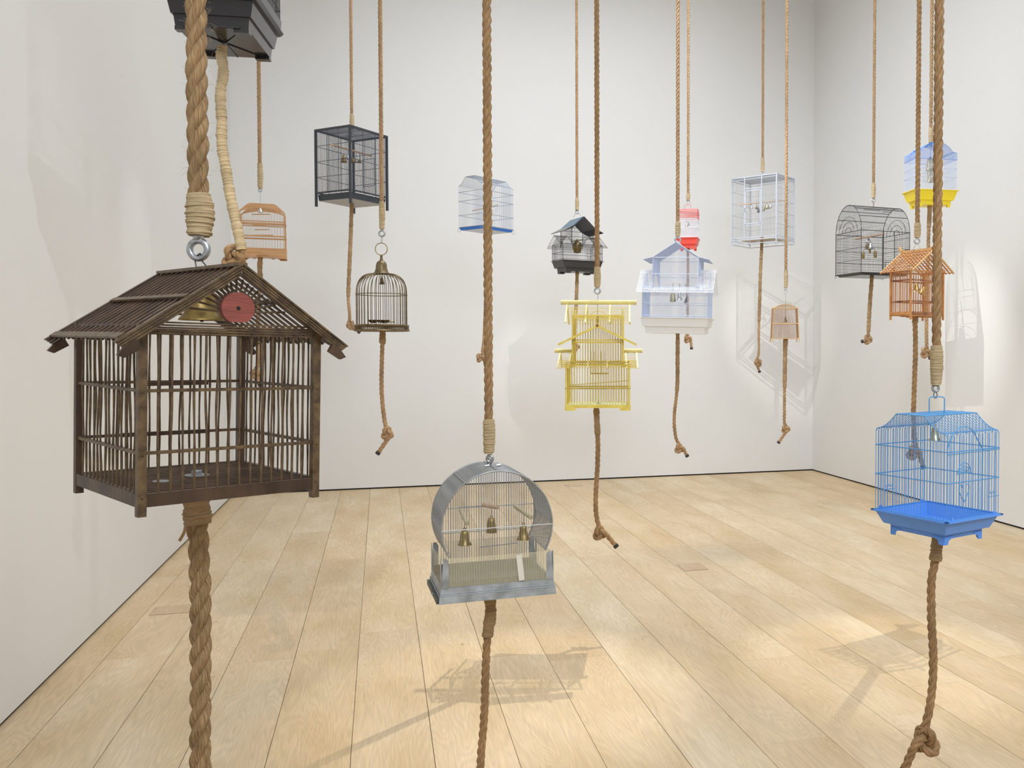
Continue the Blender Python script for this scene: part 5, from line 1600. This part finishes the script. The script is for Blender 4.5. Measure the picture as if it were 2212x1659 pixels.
for face in ('x', 'y'):
    for s_ in (-1, 1):
        for c in (-12, 12):
            arcs(t, c, s_ * (hl if face == 'x' else hw), 5, (3.4,), 0.35, F, face, 0, 2 * PI, 'scroll')
d12 = t.dc
t.rod('perch', t.L(1598, 442, d12 - 0.22), t.L(1695, 433, d12 + 0.2), 1.1, 'dowel', n=8)
hook_wire(t, [t.L(1647.4, 377), t.L(1647.4, 384)], 0.6)
hanging_rope(1647.4, d12, 5.8, (340, 371), (1647.4, 375, 3.8), 'thin rope above the pale grey rectangular cage')
rope_tail([(1646.5, 512), (1646, 521), (1643, 581), (1640.8, 657), (1639, 722), (1637.5, 770)], d12, 5.8, 180, (1638, 784), (1641, 804), 'thin knotted rope below the pale grey rectangular cage', side=1)
g12 = 'bells on the perch in the pale grey rectangular cage'
for px, a, c, m_, k_, lb in ((1623.5, 443.5, 450.5, 'silver', 'cone', 'silver bell nearest the door latch in the pale grey rectangular cage'),
                             (1634.5, 444.5, 451.5, 'brass_dark', 'cone', 'dark brass bell beside the long low-hung bell in the pale grey cage'),
                             (1638.7, 450, 458.5, 'darkwire', 'cone', 'lowest dark bell with a red tag string in the pale grey cage'),
                             (1648.5, 446, 455.5, 'brass_pale', 'cone', 'pale bell behind the door upright in the pale grey rectangular cage'),
                             (1656.5, 441.5, 451, 'brass_pale', 'hand', 'large pale brass bell in the pale grey rectangular cage'),
                             (1664, 440, 449, 'silver', 'cone', 'silver bell at the right end of the row in the pale grey cage')):
    bell(px, a, c, d12, m_, lb, k_, g12, hang=438)

# ================================================================== 13. little tapered bamboo cage
t = Thing('birdcage', 'little tapered pale bamboo cage with a low arched top', 'birdcage', **frame(1668, 739, 7.6, -1.5, None, 1726.5, l=0.14))
w_, l_ = t.w, t.l; hw, hl = w_ / 2, l_ / 2
def wx_(z): return hw * (1 - 0.125 * z / 75)
for sy in (-1, 1):
    for sx in (-1, 1):
        b_ = t.mb(); b_.beam((sx * hw, sy * hl, 0), (sx * wx_(76) * 1.0, sy * hl, 76), 1.5, 1.5, up=(0, 1, 0)); t.put('corner_post', b_, 'bamboo', ang=0)
    for z in (8, 40, 73):
        b_ = t.mb(); b_.box((0, sy * hl, z), (2 * wx_(z), 1.6, 1.8)); t.put('cross_rail', b_, 'bamboo', ang=0)
    b_ = t.mb(); b_.tube([(21 * math.cos(a), sy * hl * 0.9, 73 + 8.5 * math.sin(a)) for a in [PI * k / 12 for k in range(13)]], 0.8, 6); t.put('arch', b_, 'bamboo', ang=60)
    for i in range(19):
        f_ = -1 + 2 * (i + 1) / 20
        xx = 20.5 * f_ * 1.2
        top = 73 + (8.3 * math.sqrt(max(0, 1 - (xx / 21) ** 2)) if abs(xx) < 21 else 0)
        t.rod('bar', (f_ * wx_(8), sy * hl, 8), (f_ * wx_(top), sy * hl, top), 0.42, 'bamboo_bar')
for sx in (-1, 1):
    for z in (8, 40, 73):
        b_ = t.mb(); b_.box((sx * wx_(z), 0, z), (1.6, l_, 1.6)); t.put('cross_rail', b_, 'bamboo', ang=0)
    for i in range(8):
        y = -hl + l_ * (i + 1) / 9
        t.rod('bar', (sx * wx_(8), y, 8), (sx * wx_(73), y, 73), 0.4, 'bamboo_bar')
b_ = t.mb(); b_.box((0, 0, 8), (w_ - 3, l_ - 2, 1)); t.put('floor_board', b_, 'bamboo', ang=0)
b_ = t.mb(); b_.tube(resample([t.L(1697, 657), t.L(1699, 652), t.L(1703, 655), t.L(1708, 657), t.L(1709, 654), t.L(1706.5, 655)], 0.6), 0.35, 5); t.put('green_tie', b_, 'green', ang=60, label='green twist of wire')
d13 = t.dc
b_ = t.mb(); c = t.L(1697.3, 630.5); b_.torus(c, 3.6, 0.45, ax=t.R.inverted() @ HF, n=18, k=6); t.put('hook_ring', b_, 'steel')
hook_wire(t, [t.L(1697.3, 634), t.L(1697, 645), t.L(1697, 672)], 0.45)
hanging_rope(1697.5, d13, 6.8, (583, 621), (1697.3, 624.5, 3.4), 'thin rope above the little tapered bamboo cage')
rope_tail([(1697, 730), (1696, 760), (1695.5, 800), (1694.5, 860), (1694.5, 890), (1695.5, 916)], d13, 6.8, 106, (1697.5, 927), (1681, 957), 'thin knotted rope below the little tapered bamboo cage', wr=1.35, top_r=1.25, side=-1)
bell(1697, 684, 696, d13, 'brass_dark', 'dangling brass charm bell in the little bamboo cage', 'cone', hang=668, wid=0.7)

# ================================================================== 14. black arched-roof cage
t = Thing('birdcage', 'black wire trunk-shaped cage with a barrel roof and open grid walls', 'birdcage', **frame(1860.1, 592, 7.6, 22, 1805.2, 1964.4))
w_, l_ = t.w, t.l; hw, hl = w_ / 2, l_ / 2
zc_, hz = 95, 60
pr = [(-hl * math.cos(a), zc_ + hz * math.sin(a)) for a in [PI * k / 22 for k in range(23)]]
profile_cage(t, [(-hl, zc_)] + pr[1:-1] + [(hl, zc_)], 95, 44, 22, 0.27, 'black_wire', [(95, 0.5), (4, 0)], 0.75, sides=4, ridge_y=(pr[4][0], pr[-5][0], pr[7][0], pr[-8][0], 0))
for sx in (-1, 1):
    arcs(t, 0, sx * (hw + 0.4), 95, (34, 22, 11), 0.5, 'black_wire', 'y')
    net(t, ('x', sx * hw), -hl, hl, 5, 95, 2.6 if sx < 0 else 3.2, 4.6, 0.2, 'black_wire', 'grid_panel')
net(t, ('y', -hl), -hw, -hw * 0.1, 5, 95, 2.9, 4.6, 0.2, 'black_wire', 'grid_panel')
net(t, ('y', -hl), hw * 0.35, hw, 5, 95, 2.9, 4.6, 0.2, 'black_wire', 'grid_panel')
net(t, ('y', -hl), -hw * 0.1, hw * 0.35, 5, 95, 8, 4.6, 0.2, 'black_wire', 'grid_panel')
net(t, ('y', hl), -hw, hw, 5, 95, 4.0, 7.0, 0.2, 'black_wire', 'grid_panel')
for sx in (-1, 1):
    for sy in (-1, 1): t.rod('corner_wire', (sx * hw, sy * hl, 2), (sx * hw, sy * hl, 95), 0.85, 'black_wire')
    for z in (32, 58, 84): t.rod('cross_wire', (sx * hw, -hl, z), (sx * hw, hl, z), 0.5, 'black_wire')
for x in (-hw * 0.1, hw * 0.35): t.rod('corner_wire', (x, -hl - 0.5, 3), (x, -hl - 0.5, 95), 0.8, 'black_wire')
for sy in (-1, 1):
    for z in (32, 58): t.rod('cross_wire', (-hw, sy * hl, z), (hw, sy * hl, z), 0.5, 'black_wire')
b_ = t.mb()
for p, q in (((-2, 5), (24, 5)), ((24, 5), (24, 28)), ((24, 28), (-2, 28)), ((-2, 28), (-2, 5))): b_.tube([(p[0], -hl - 1, p[1]), (q[0], -hl - 1, q[1])], 0.7, 5)
dr = t.put('door', b_, 'black_wire', ang=0)
b_ = t.mb(); b_.box((19, -hl - 1.8, 13), (8, 1.6, 5.5)); t.put('latch', b_, 'black_plastic', dr, ang=0)
for x in (20, 46):
    b_ = t.mb(); b_.tube([(x + 2.2 * math.cos(a), -hl - 1.4, 26 + 3 * math.sin(a)) for a in [PI * k / 8 for k in range(9)]], 0.5, 5); t.put('latch_hook', b_, 'black_wire')
b_ = t.mb(); b_.frus(w_ - 14, l_ - 10, -1, w_ - 2, l_ - 2, 4, 1.0); t.put('tray', b_, 'black_plastic')
for sx in (-1, 1):
    b_ = t.mb(); b_.torus((sx * hw, hl, 1), 2.2, 0.4, n=12, k=5, e=1.6); t.put('foot_loop', b_, 'black_wire')
for y, z, a, c in ((-hl * 0.72, 138, -50, -8), (-hl * 0.72, 136, 0, 22), (-hl * 0.5, 147, -20, 12), (-hl * 0.5, 147, 18, 46)):
    b_ = t.mb(); b_.tube([(a, y - 2, z), (a, y - 3, z + 3), (c, y - 3, z + 3), (c, y - 2, z)], 0.55, 5); t.put('door_hinge_wire', b_, 'black_wire', ang=60)
d14 = t.dc
t.rod('perch', t.L(1847, 516.5, d14 - 0.1), t.L(1910, 505.5, d14 + 0.05), 2.0, 'dowel', n=10)
hook_wire(t, [t.L(1886.6, 435), t.L(1886.6, 447)], 1.2, 'steel'); hook_wire(t, [t.L(1888, 434), t.L(1888, 446)], 0.5, 'red_wire', 'red_tag_string')
hanging_rope(1886.8, d14, 6.8, (396, 428), (1886.8, 432.8, 4.7), 'thin rope above the black barrel-roofed cage')
rope_tail([(1884, 590), (1883, 604), (1879, 658), (1877, 695), (1876, 722)], d14, 7.0, 126, (1875, 734), (1861, 738), 'short twine-wrapped rope below the black barrel-roofed cage', side=-1, wr=1.25)
g14 = 'bells hung from the perch in the black barrel-roofed cage'
for px, a, c, m_, k_, lb in ((1873.5, 518, 529, 'silver', 'sleigh', 'small silver bell left of the large silver bell in the black barrel-roofed cage'),
                             (1881, 524, 537.5, 'silver', 'hand', 'large silver bell in the black barrel-roofed cage'),
                             (1873.8, 528, 539, 'brass_dark', 'cow', 'brass tube bell just left of centre in the black barrel-roofed cage'),
                             (1879, 537.5, 546.5, 'brass', 'tube', 'short brass tube under the silver bell in the black barrel-roofed cage'),
                             (1864.5, 545.5, 558.5, 'brass', 'tube', 'brass tube at far left of the chime in the black barrel-roofed cage'),
                             (1890.5, 543.5, 556.5, 'brass', 'tube', 'brass tube at far right of the chime in the black barrel-roofed cage')):
    bell(px, a, c, d14, m_, lb, k_, g14, hang=514, hx=1876.5, clap=False, wid=0.8 if k_ != 'tube' else 1.0)

# ================================================================== 15. blue-roofed cage with yellow tray
fr = frame(1978.4, 446, 6.7, 10.5, 1952.3, 2066.6)
fr2 = dict(fr); fr2['rz'] = fr['rz'] + PI / 2; fr2['dims'] = (fr['dims'][1], fr['dims'][0])
t = Thing('birdcage', 'blue-roofed wire cage with a bright yellow tray, high at right', 'birdcage', **fr2)
w_, l_ = t.w, t.l; hw, hl = w_ / 2, l_ / 2
pr = [(-hl, 116), (-hl + 2, 119), (-hl + 10, 120)] + [(-hl + 10 + (l_ - 20) * k / 14, 120 + 21 * math.sin(PI * k / 14) ** 0.75) for k in range(1, 14)] + [(hl - 10, 120), (hl - 2, 119), (hl, 116)]
profile_cage(t, pr, 36, 24, 38, 0.28, 'blue_pale_wire', [(38, 0.3), (66, 0.3), (84, 0.3), (104, 0.4)], 0.45, roofmat='blue_roof', zroof=103.5, ridge_y=(-hl + 10, hl - 10, 0), sides=4)
tray(t, w_ + 3, l_ + 3, 2, 37, 'yellow_plastic', lip=2.4, t1=0.40, in1=0.86, in2=0.76)
b_ = t.mb(); b_.box((w_ * 0.385, 0, 13), (0.8, l_ * 0.66, 5)); t.put('tray_slot', b_, 'yellow_plastic2', ang=0)
b_ = t.mb(); b_.beam((0, hl - 14, 127), (0, 4, 142), w_ * 0.5, 1.2); t.put('roof_panel', b_, 'blue_roof', ang=0, label='solid blue roof panel')
d15 = t.dc
hook_wire(t, [t.L(2010.7, 312), t.L(2012, 318)], 0.6, 'darkwire')
hanging_rope(2010.7, d15, 8.0, (277, 308), (2010.7, 311.5, 4), 'rope above the blue and yellow cage, between two thicker ropes')
rope_tail([(2008.5, 438), (2008, 460), (2006, 500), (2005, 551), (2002, 610), (2001.5, 680), (2001.5, 730), (2002, 750)], d15, 8.0, 52, (1999, 762), (2010, 775), 'rope tail below the blue and yellow cage, seen behind the orange cage', wr=1.2, side=-1)
g15 = 'nested chime bells in the blue and yellow cage'
for dx, a, c, lb in ((-3.4, 345, 368, 'long chime bell at the left of the cluster in the blue and yellow cage'), (0.4, 343, 368.5, 'long chime bell in the middle of the cluster in the blue and yellow cage'),
                     (3.6, 346, 368, 'long chime bell at the right of the cluster in the blue and yellow cage'), (-2.4, 362, 380, 'middle-height chime bell at left in the blue and yellow cage'),
                     (2.6, 362, 380, 'middle-height chime bell at right in the blue and yellow cage'), (-1.8, 374, 393.5, 'lowest chime bell at left in the blue and yellow cage'),
                     (1.2, 374, 394, 'lowest chime bell at right in the blue and yellow cage')):
    bell(2009.3 + dx, a, c, d15 + dx * 0.003, 'brass_pale', lb, 'long', g15, hang=342, hx=2010, clap=False, wid=1.0)
b_ = t.mb(); b_.tube([t.L(2010.5, 318), t.L(2010, 342)], 0.35, 5); t.put('chain', b_, 'steel', ang=60)

# ================================================================== 16. orange bamboo hut cage
t = Thing('birdcage', 'orange bamboo hut-shaped cage with thatch-like slatted roof, at right', 'birdcage', **frame(1967, 690, 4.9, 33, 1923.5, 2036.8))
w_, l_ = t.w, t.l; hw, hl = w_ / 2, l_ / 2
O1, O2, OB = 'orange', 'orange_light', 'burnt'
for sx in (-1, 1):
    for sy in (-1, 1):
        b_ = t.mb(); b_.beam((sx * hw, sy * hl, 0), (sx * hw, sy * hl, 110), 3.6, 3.6, up=(0, 1, 0)); t.put('corner_post', b_, O1, ang=0)
for s_ in (-1, 1):
    b_ = t.mb(); b_.box((0, s_ * hl, 14), (w_, 2.6, 7)); t.put('base_rail', b_, OB, ang=0)
    b_ = t.mb(); b_.box((s_ * hw, 0, 14), (2.6, l_, 7)); t.put('base_rail', b_, O1, ang=0)
    for z, h_, m_ in ((40, 3, OB), (86, 3, OB), (106, 3, O1)):
        b_ = t.mb(); b_.box((0, s_ * hl, z), (w_, 2.6, h_)); t.put('cross_rail', b_, m_, ang=0)
        b_ = t.mb(); b_.box((s_ * hw, 0, z), (2.6, l_, h_)); t.put('cross_rail', b_, OB if s_ < 0 else O1, ang=0)
    for i in range(13):
        x = -hw + w_ * (i + 1) / 14
        t.rod('bar', (x, s_ * hl, 12), (x, s_ * hl, 108), 0.72, O1)
    for i in range(13):
        y = -hl + l_ * (i + 1) / 14
        t.rod('bar', (s_ * hw, y, 12), (s_ * hw, y, 108), 0.72, O1)
    b_ = t.mb(); b_.beam((s_ * hw * 0.9, -hl + 1, 106), (s_ * 6, -hl + 1, 136), 2.6, 3.4); t.put('gable_brace', b_, O1, ang=0)
b_ = t.mb(); b_.box((0, 0, 9.5), (w_ - 2, l_ - 2, 1.6)); t.put('floor_board', b_, O2, ang=0)
for a, c in (((-hw, 0), (hw, 0)), ((0, -hl), (0, hl))):
    b_ = t.mb(); b_.beam((*a, 7.5), (*c, 7.5), 3, 2.6); t.put('floor_bearer', b_, O1, ang=0)
AZ, EZ, ox, oy = 152, 103, 15, 16
for sx in (-1, 1):
    nr = 10
    for i in range(nr):
        y = -(hl + oy) + (l_ + 2 * oy) * i / (nr - 1)
        b_ = t.mb(); b_.beam((0, y, AZ), (sx * (hw + ox), y, EZ), 3.0 if i in (0, nr - 1) else 2.2, 3.2 if i in (0, nr - 1) else 2.0); t.put('rafter', b_, O2 if i in (0, nr - 1) else O1, ang=0)
    for k in range(11):
        f_ = 0.06 + 0.93 * k / 10
        x = sx * (hw + ox) * f_; z = AZ + (EZ - AZ) * f_ + 1.6
        t.rod('lath', (x, -(hl + oy), z), (x, hl + oy, z), 0.75 if k < 10 else 1.2, O2 if k % 2 else O1)
    # bindings where laths cross rafters
    b_ = t.mb(); rq = random.Random(3)
    for i in range(nr):
        y = -(hl + oy) + (l_ + 2 * oy) * i / (nr - 1)
        for k in range(11):
            f_ = 0.06 + 0.93 * k / 10
            x = sx * (hw + ox) * f_; z = AZ + (EZ - AZ) * f_ + 1.8
            b_.tube([(x - 1.8, y - 1.6 + rq.uniform(-.5, .5), z), (x, y, z + 0.9), (x + 1.8, y + 1.6, z)], 0.5, 3)
    stuff(t.put('cane_bindings', b_, O1, ang=0))
b_ = t.mb(); b_.box((0, 0, AZ + 2.5), (3.4, l_ + 2 * oy, 5)); t.put('ridge_board', b_, O2, ang=0)
for sy in (-1, 1):
    y0 = sy * (hl + oy)
    b_ = t.mb()
    b_.prism([(y0 - sy * 4, AZ), (y0 + sy * 3, AZ + 1), (y0 + sy * 8, AZ + 9), (y0 + sy * 6.5, AZ + 16), (y0 + sy * 3, AZ + 10), (y0 - sy * 2, AZ + 6), (y0 - sy * 6, AZ + 9), (y0 - sy * 5, AZ + 4)], -1.7, 1.7, 'x')
    t.put('horn_finial', b_, O2, ang=0)
b_ = t.mb(); b_.lathe([(0, -3.5), (3.6, -3.5), (4, 0), (3.6, 3.5), (0, 3.5)], 12, c=(hw - 2, -hl - 1, 108)); t.put('cane_bundle', b_, O1)
d16 = t.dc
hook_wire(t, [t.L(1973.5, 545.5), t.L(1973.5, 541), t.L(1976, 531), t.L(1980.5, 525.5), t.L(1985, 531), t.L(1989, 538), t.L(1988.5, 543)], 0.55)
hanging_rope(1981.5, d16, 10.6, (481, 513), (1981, 520.8, 7.2), 'rope above the orange bamboo hut cage', 12, 10, 'rope_mid')
rope_tail([(1977, 680), (1977, 700), (1977.6, 755), (1975, 837), (1973.4, 902), (1975, 940), (1976, 955)], d16, 11.0, 16, (1974, 978), (1994, 1011),
          'knotted rope below the orange bamboo hut cage, its end seen through the blue cage', 'rope_mid', 'twine_dark', 12, 10, -1, 0.2, wr=1.2)
g16 = 'polished brass bells in the orange hut cage'
bell(1979.5, 611, 627, d16, 'brass_bright', 'upper polished brass bell in the orange bamboo hut cage', 'cone', g16, hang=600, wid=1.15, tilt=-0.1, tdir=0.3)
bell(1990, 618, 635, d16 + 0.02, 'brass_bright', 'lower tilted polished brass bell in the orange bamboo hut cage', 'cone', g16, hang=602, tilt=0.45, wid=1.0)

# ================================================================== 17. bright blue wire cage, front right
t = Thing('birdcage', 'bright blue wire cage with blue plastic tray, nearest at right', 'birdcage', **frame(2044, 1176, 2.45, 34, 1891, 2155.5))
w_, l_ = t.w, t.l; hw, hl = w_ / 2, l_ / 2
ZR = 46
profile_cage(t, concave(l_, ZR + 193, ZR + 228, 0.2, 1.7, 7), ZR, 23, 24, 0.78, 'blue_wire', [(ZR + 3, 0.5), (ZR + 85, 0.8), (ZR + 153, 0.8)], 1.3, single=True,
             ridge_y=(-l_ * 0.2, l_ * 0.2, -l_ * 0.46, l_ * 0.46), sides=6)
t.rod('rail', (-hw - 1, -hl - 1.4, ZR + 148), (hw + 1, -hl - 1.4, ZR + 150), 1.2, 'blue_wire')
b_ = t.mb(); b_.frus(w_ - 26, l_ - 26, 16, w_ + 2, l_ + 2, ZR, 2.4); tr = t.put('tray', b_, 'blue_plastic')
b_ = t.mb(); b_.frus(w_ - 52, l_ - 52, 2, w_ - 46, l_ - 46, 17); t.put('lower_tier', b_, 'blue_plastic', tr)
b_ = t.mb()
for s_ in (-1, 1):
    b_.box((0, s_ * (hl + 4), ZR + 0.5), (w_ + 16, 8, 3.6)); b_.box((s_ * (hw + 4), 0, ZR + 0.5), (8, l_ + 16, 3.6))
t.put('rim', b_, 'blue_plastic', tr)
for sx in (-1, 1):
    for sy in (-1, 1):
        fx, fy = (w_ - 50) / 2, (l_ - 50) / 2
        b_ = t.mb()
        b_.prism([(sx * fx, 8), (sx * fx, -10), (sx * (fx - 12), -10), (sx * (fx - 15), -1), (sx * (fx - 26), 3), (sx * (fx - 30), 8)][::sx], sy * fy - 1.5, sy * fy + 1.5)
        b_.prism([(sy * fy, 8), (sy * fy, -10), (sy * (fy - 12), -10), (sy * (fy - 15), -1), (sy * (fy - 26), 3), (sy * (fy - 30), 8)][::sy], sx * fx - 1.5, sx * fx + 1.5, 'x')
        t.put('foot', b_, 'blue_plastic', tr)
for s_ in (-1, 1):
    for k in (-0.5, 0.5):
        b_ = t.mb(); b_.box((k * w_ * 0.8, s_ * (hl + 0.5), ZR + 5), (7, 3, 8)); t.put('clip', b_, 'blue_plastic', tr, ang=0)
arcs(t, -hw + 58, -hl - 1.2, ZR + 104, (23, 16.5, 11, 6), 1.0, 'blue_wire')
heart(t, -hw + 58, -hl - 1.2, ZR + 62, 22, 1.0, 'blue_wire')
t.rod('cross_wire', (-hw + 30, -hl - 1.5, ZR + 104), (-hw + 86, -hl - 1.5, ZR + 104), 1.1, 'blue_wire')
for x0, y0 in ((-hw + 25, hl + 1), (hw - 42, -hl - 1.2)):
    t.rod('cross_wire', (x0, y0, ZR + 44), (x0 + 42, y0, ZR + 44), 1.0, 'blue_wire')
    arcs(t, x0 + 15, y0, ZR + 55, (5,), 0.9, 'blue_wire', 'x', PI, 2 * PI); arcs(t, x0 + 28, y0, ZR + 55, (5,), 0.9, 'blue_wire', 'x', PI, 2 * PI)
# bowed wire across the right-hand front
b_ = t.mb(); b_.tube(resample([(-hw, -hl - 1, ZR + 160), (-hw + 14, -hl - 1, ZR + 186), (-hw + 45, -hl - 1, ZR + 206), (-hw + 80, -hl - 1, ZR + 200), (-hw + 110, -hl - 1, ZR + 168), (-hw + 124, -hl - 1, ZR + 153), (hw, -hl - 1, ZR + 153)], 4), 1.2, 6)
t.put('bowed_wire', b_, 'blue_wire', ang=60)
zt_ = ZR + 229
hdl = [(-22, 0, zt_), (-22, 0, zt_ + 32), (-19, 0, zt_ + 36), (-4, 0, zt_ + 38), (0, 0, zt_ + 35), (4, 0, zt_ + 38), (19, 0, zt_ + 36), (22, 0, zt_ + 32), (22, 0, zt_)]
a_ = t.R.inverted() @ RT; a_.z = 0; a_.normalize()
b_ = t.mb(); b_.tube([(x * a_.x * 0.8, x * a_.y * 0.8, z) for x, _, z in hdl], 1.4, 7); t.put('handle', b_, 'blue_wire', ang=60)
b_ = t.mb(); b_.box((0, 0, zt_), (w_, 12, 1.2)); t.put('roof_strap', b_, 'blue_wire', ang=0)
d17 = t.dc
hook_wire(t, [t.L(2019.5, 846), t.L(2016.5, 853), t.L(2020, 861), t.L(2024.5, 852), t.L(2021, 845)], 1.0, 'darkwire')
hanging_rope(2022, d17, 20.5, (746, 831), (2020.8, 838.5, 9.6, 0.3), 'thick rope in front of the orange cage, holding the bright blue cage', 18, 24, 'rope_mid', 8, 'twine', 1.28)
rope_tail([(2025, 1163), (2023, 1185), (2021, 1208), (2013.5, 1242), (2011.6, 1303), (2013.4, 1365), (2016, 1426), (2013.4, 1487), (2007, 1533), (1999, 1566)], d17, 18.8, 46,
          (1998, 1603), (1950, 1672), 'knotted thick rope below the bright blue cage', 'rope_mid', 'twine_dark', 18, 24, 1, -0.5, 8, wr=1.34, ksc=1.0)
bell(2019, 921, 951, d17, 'brass_pale', 'brass bell hanging under the roof of the bright blue cage', 'hand', hang=897, wid=0.58)
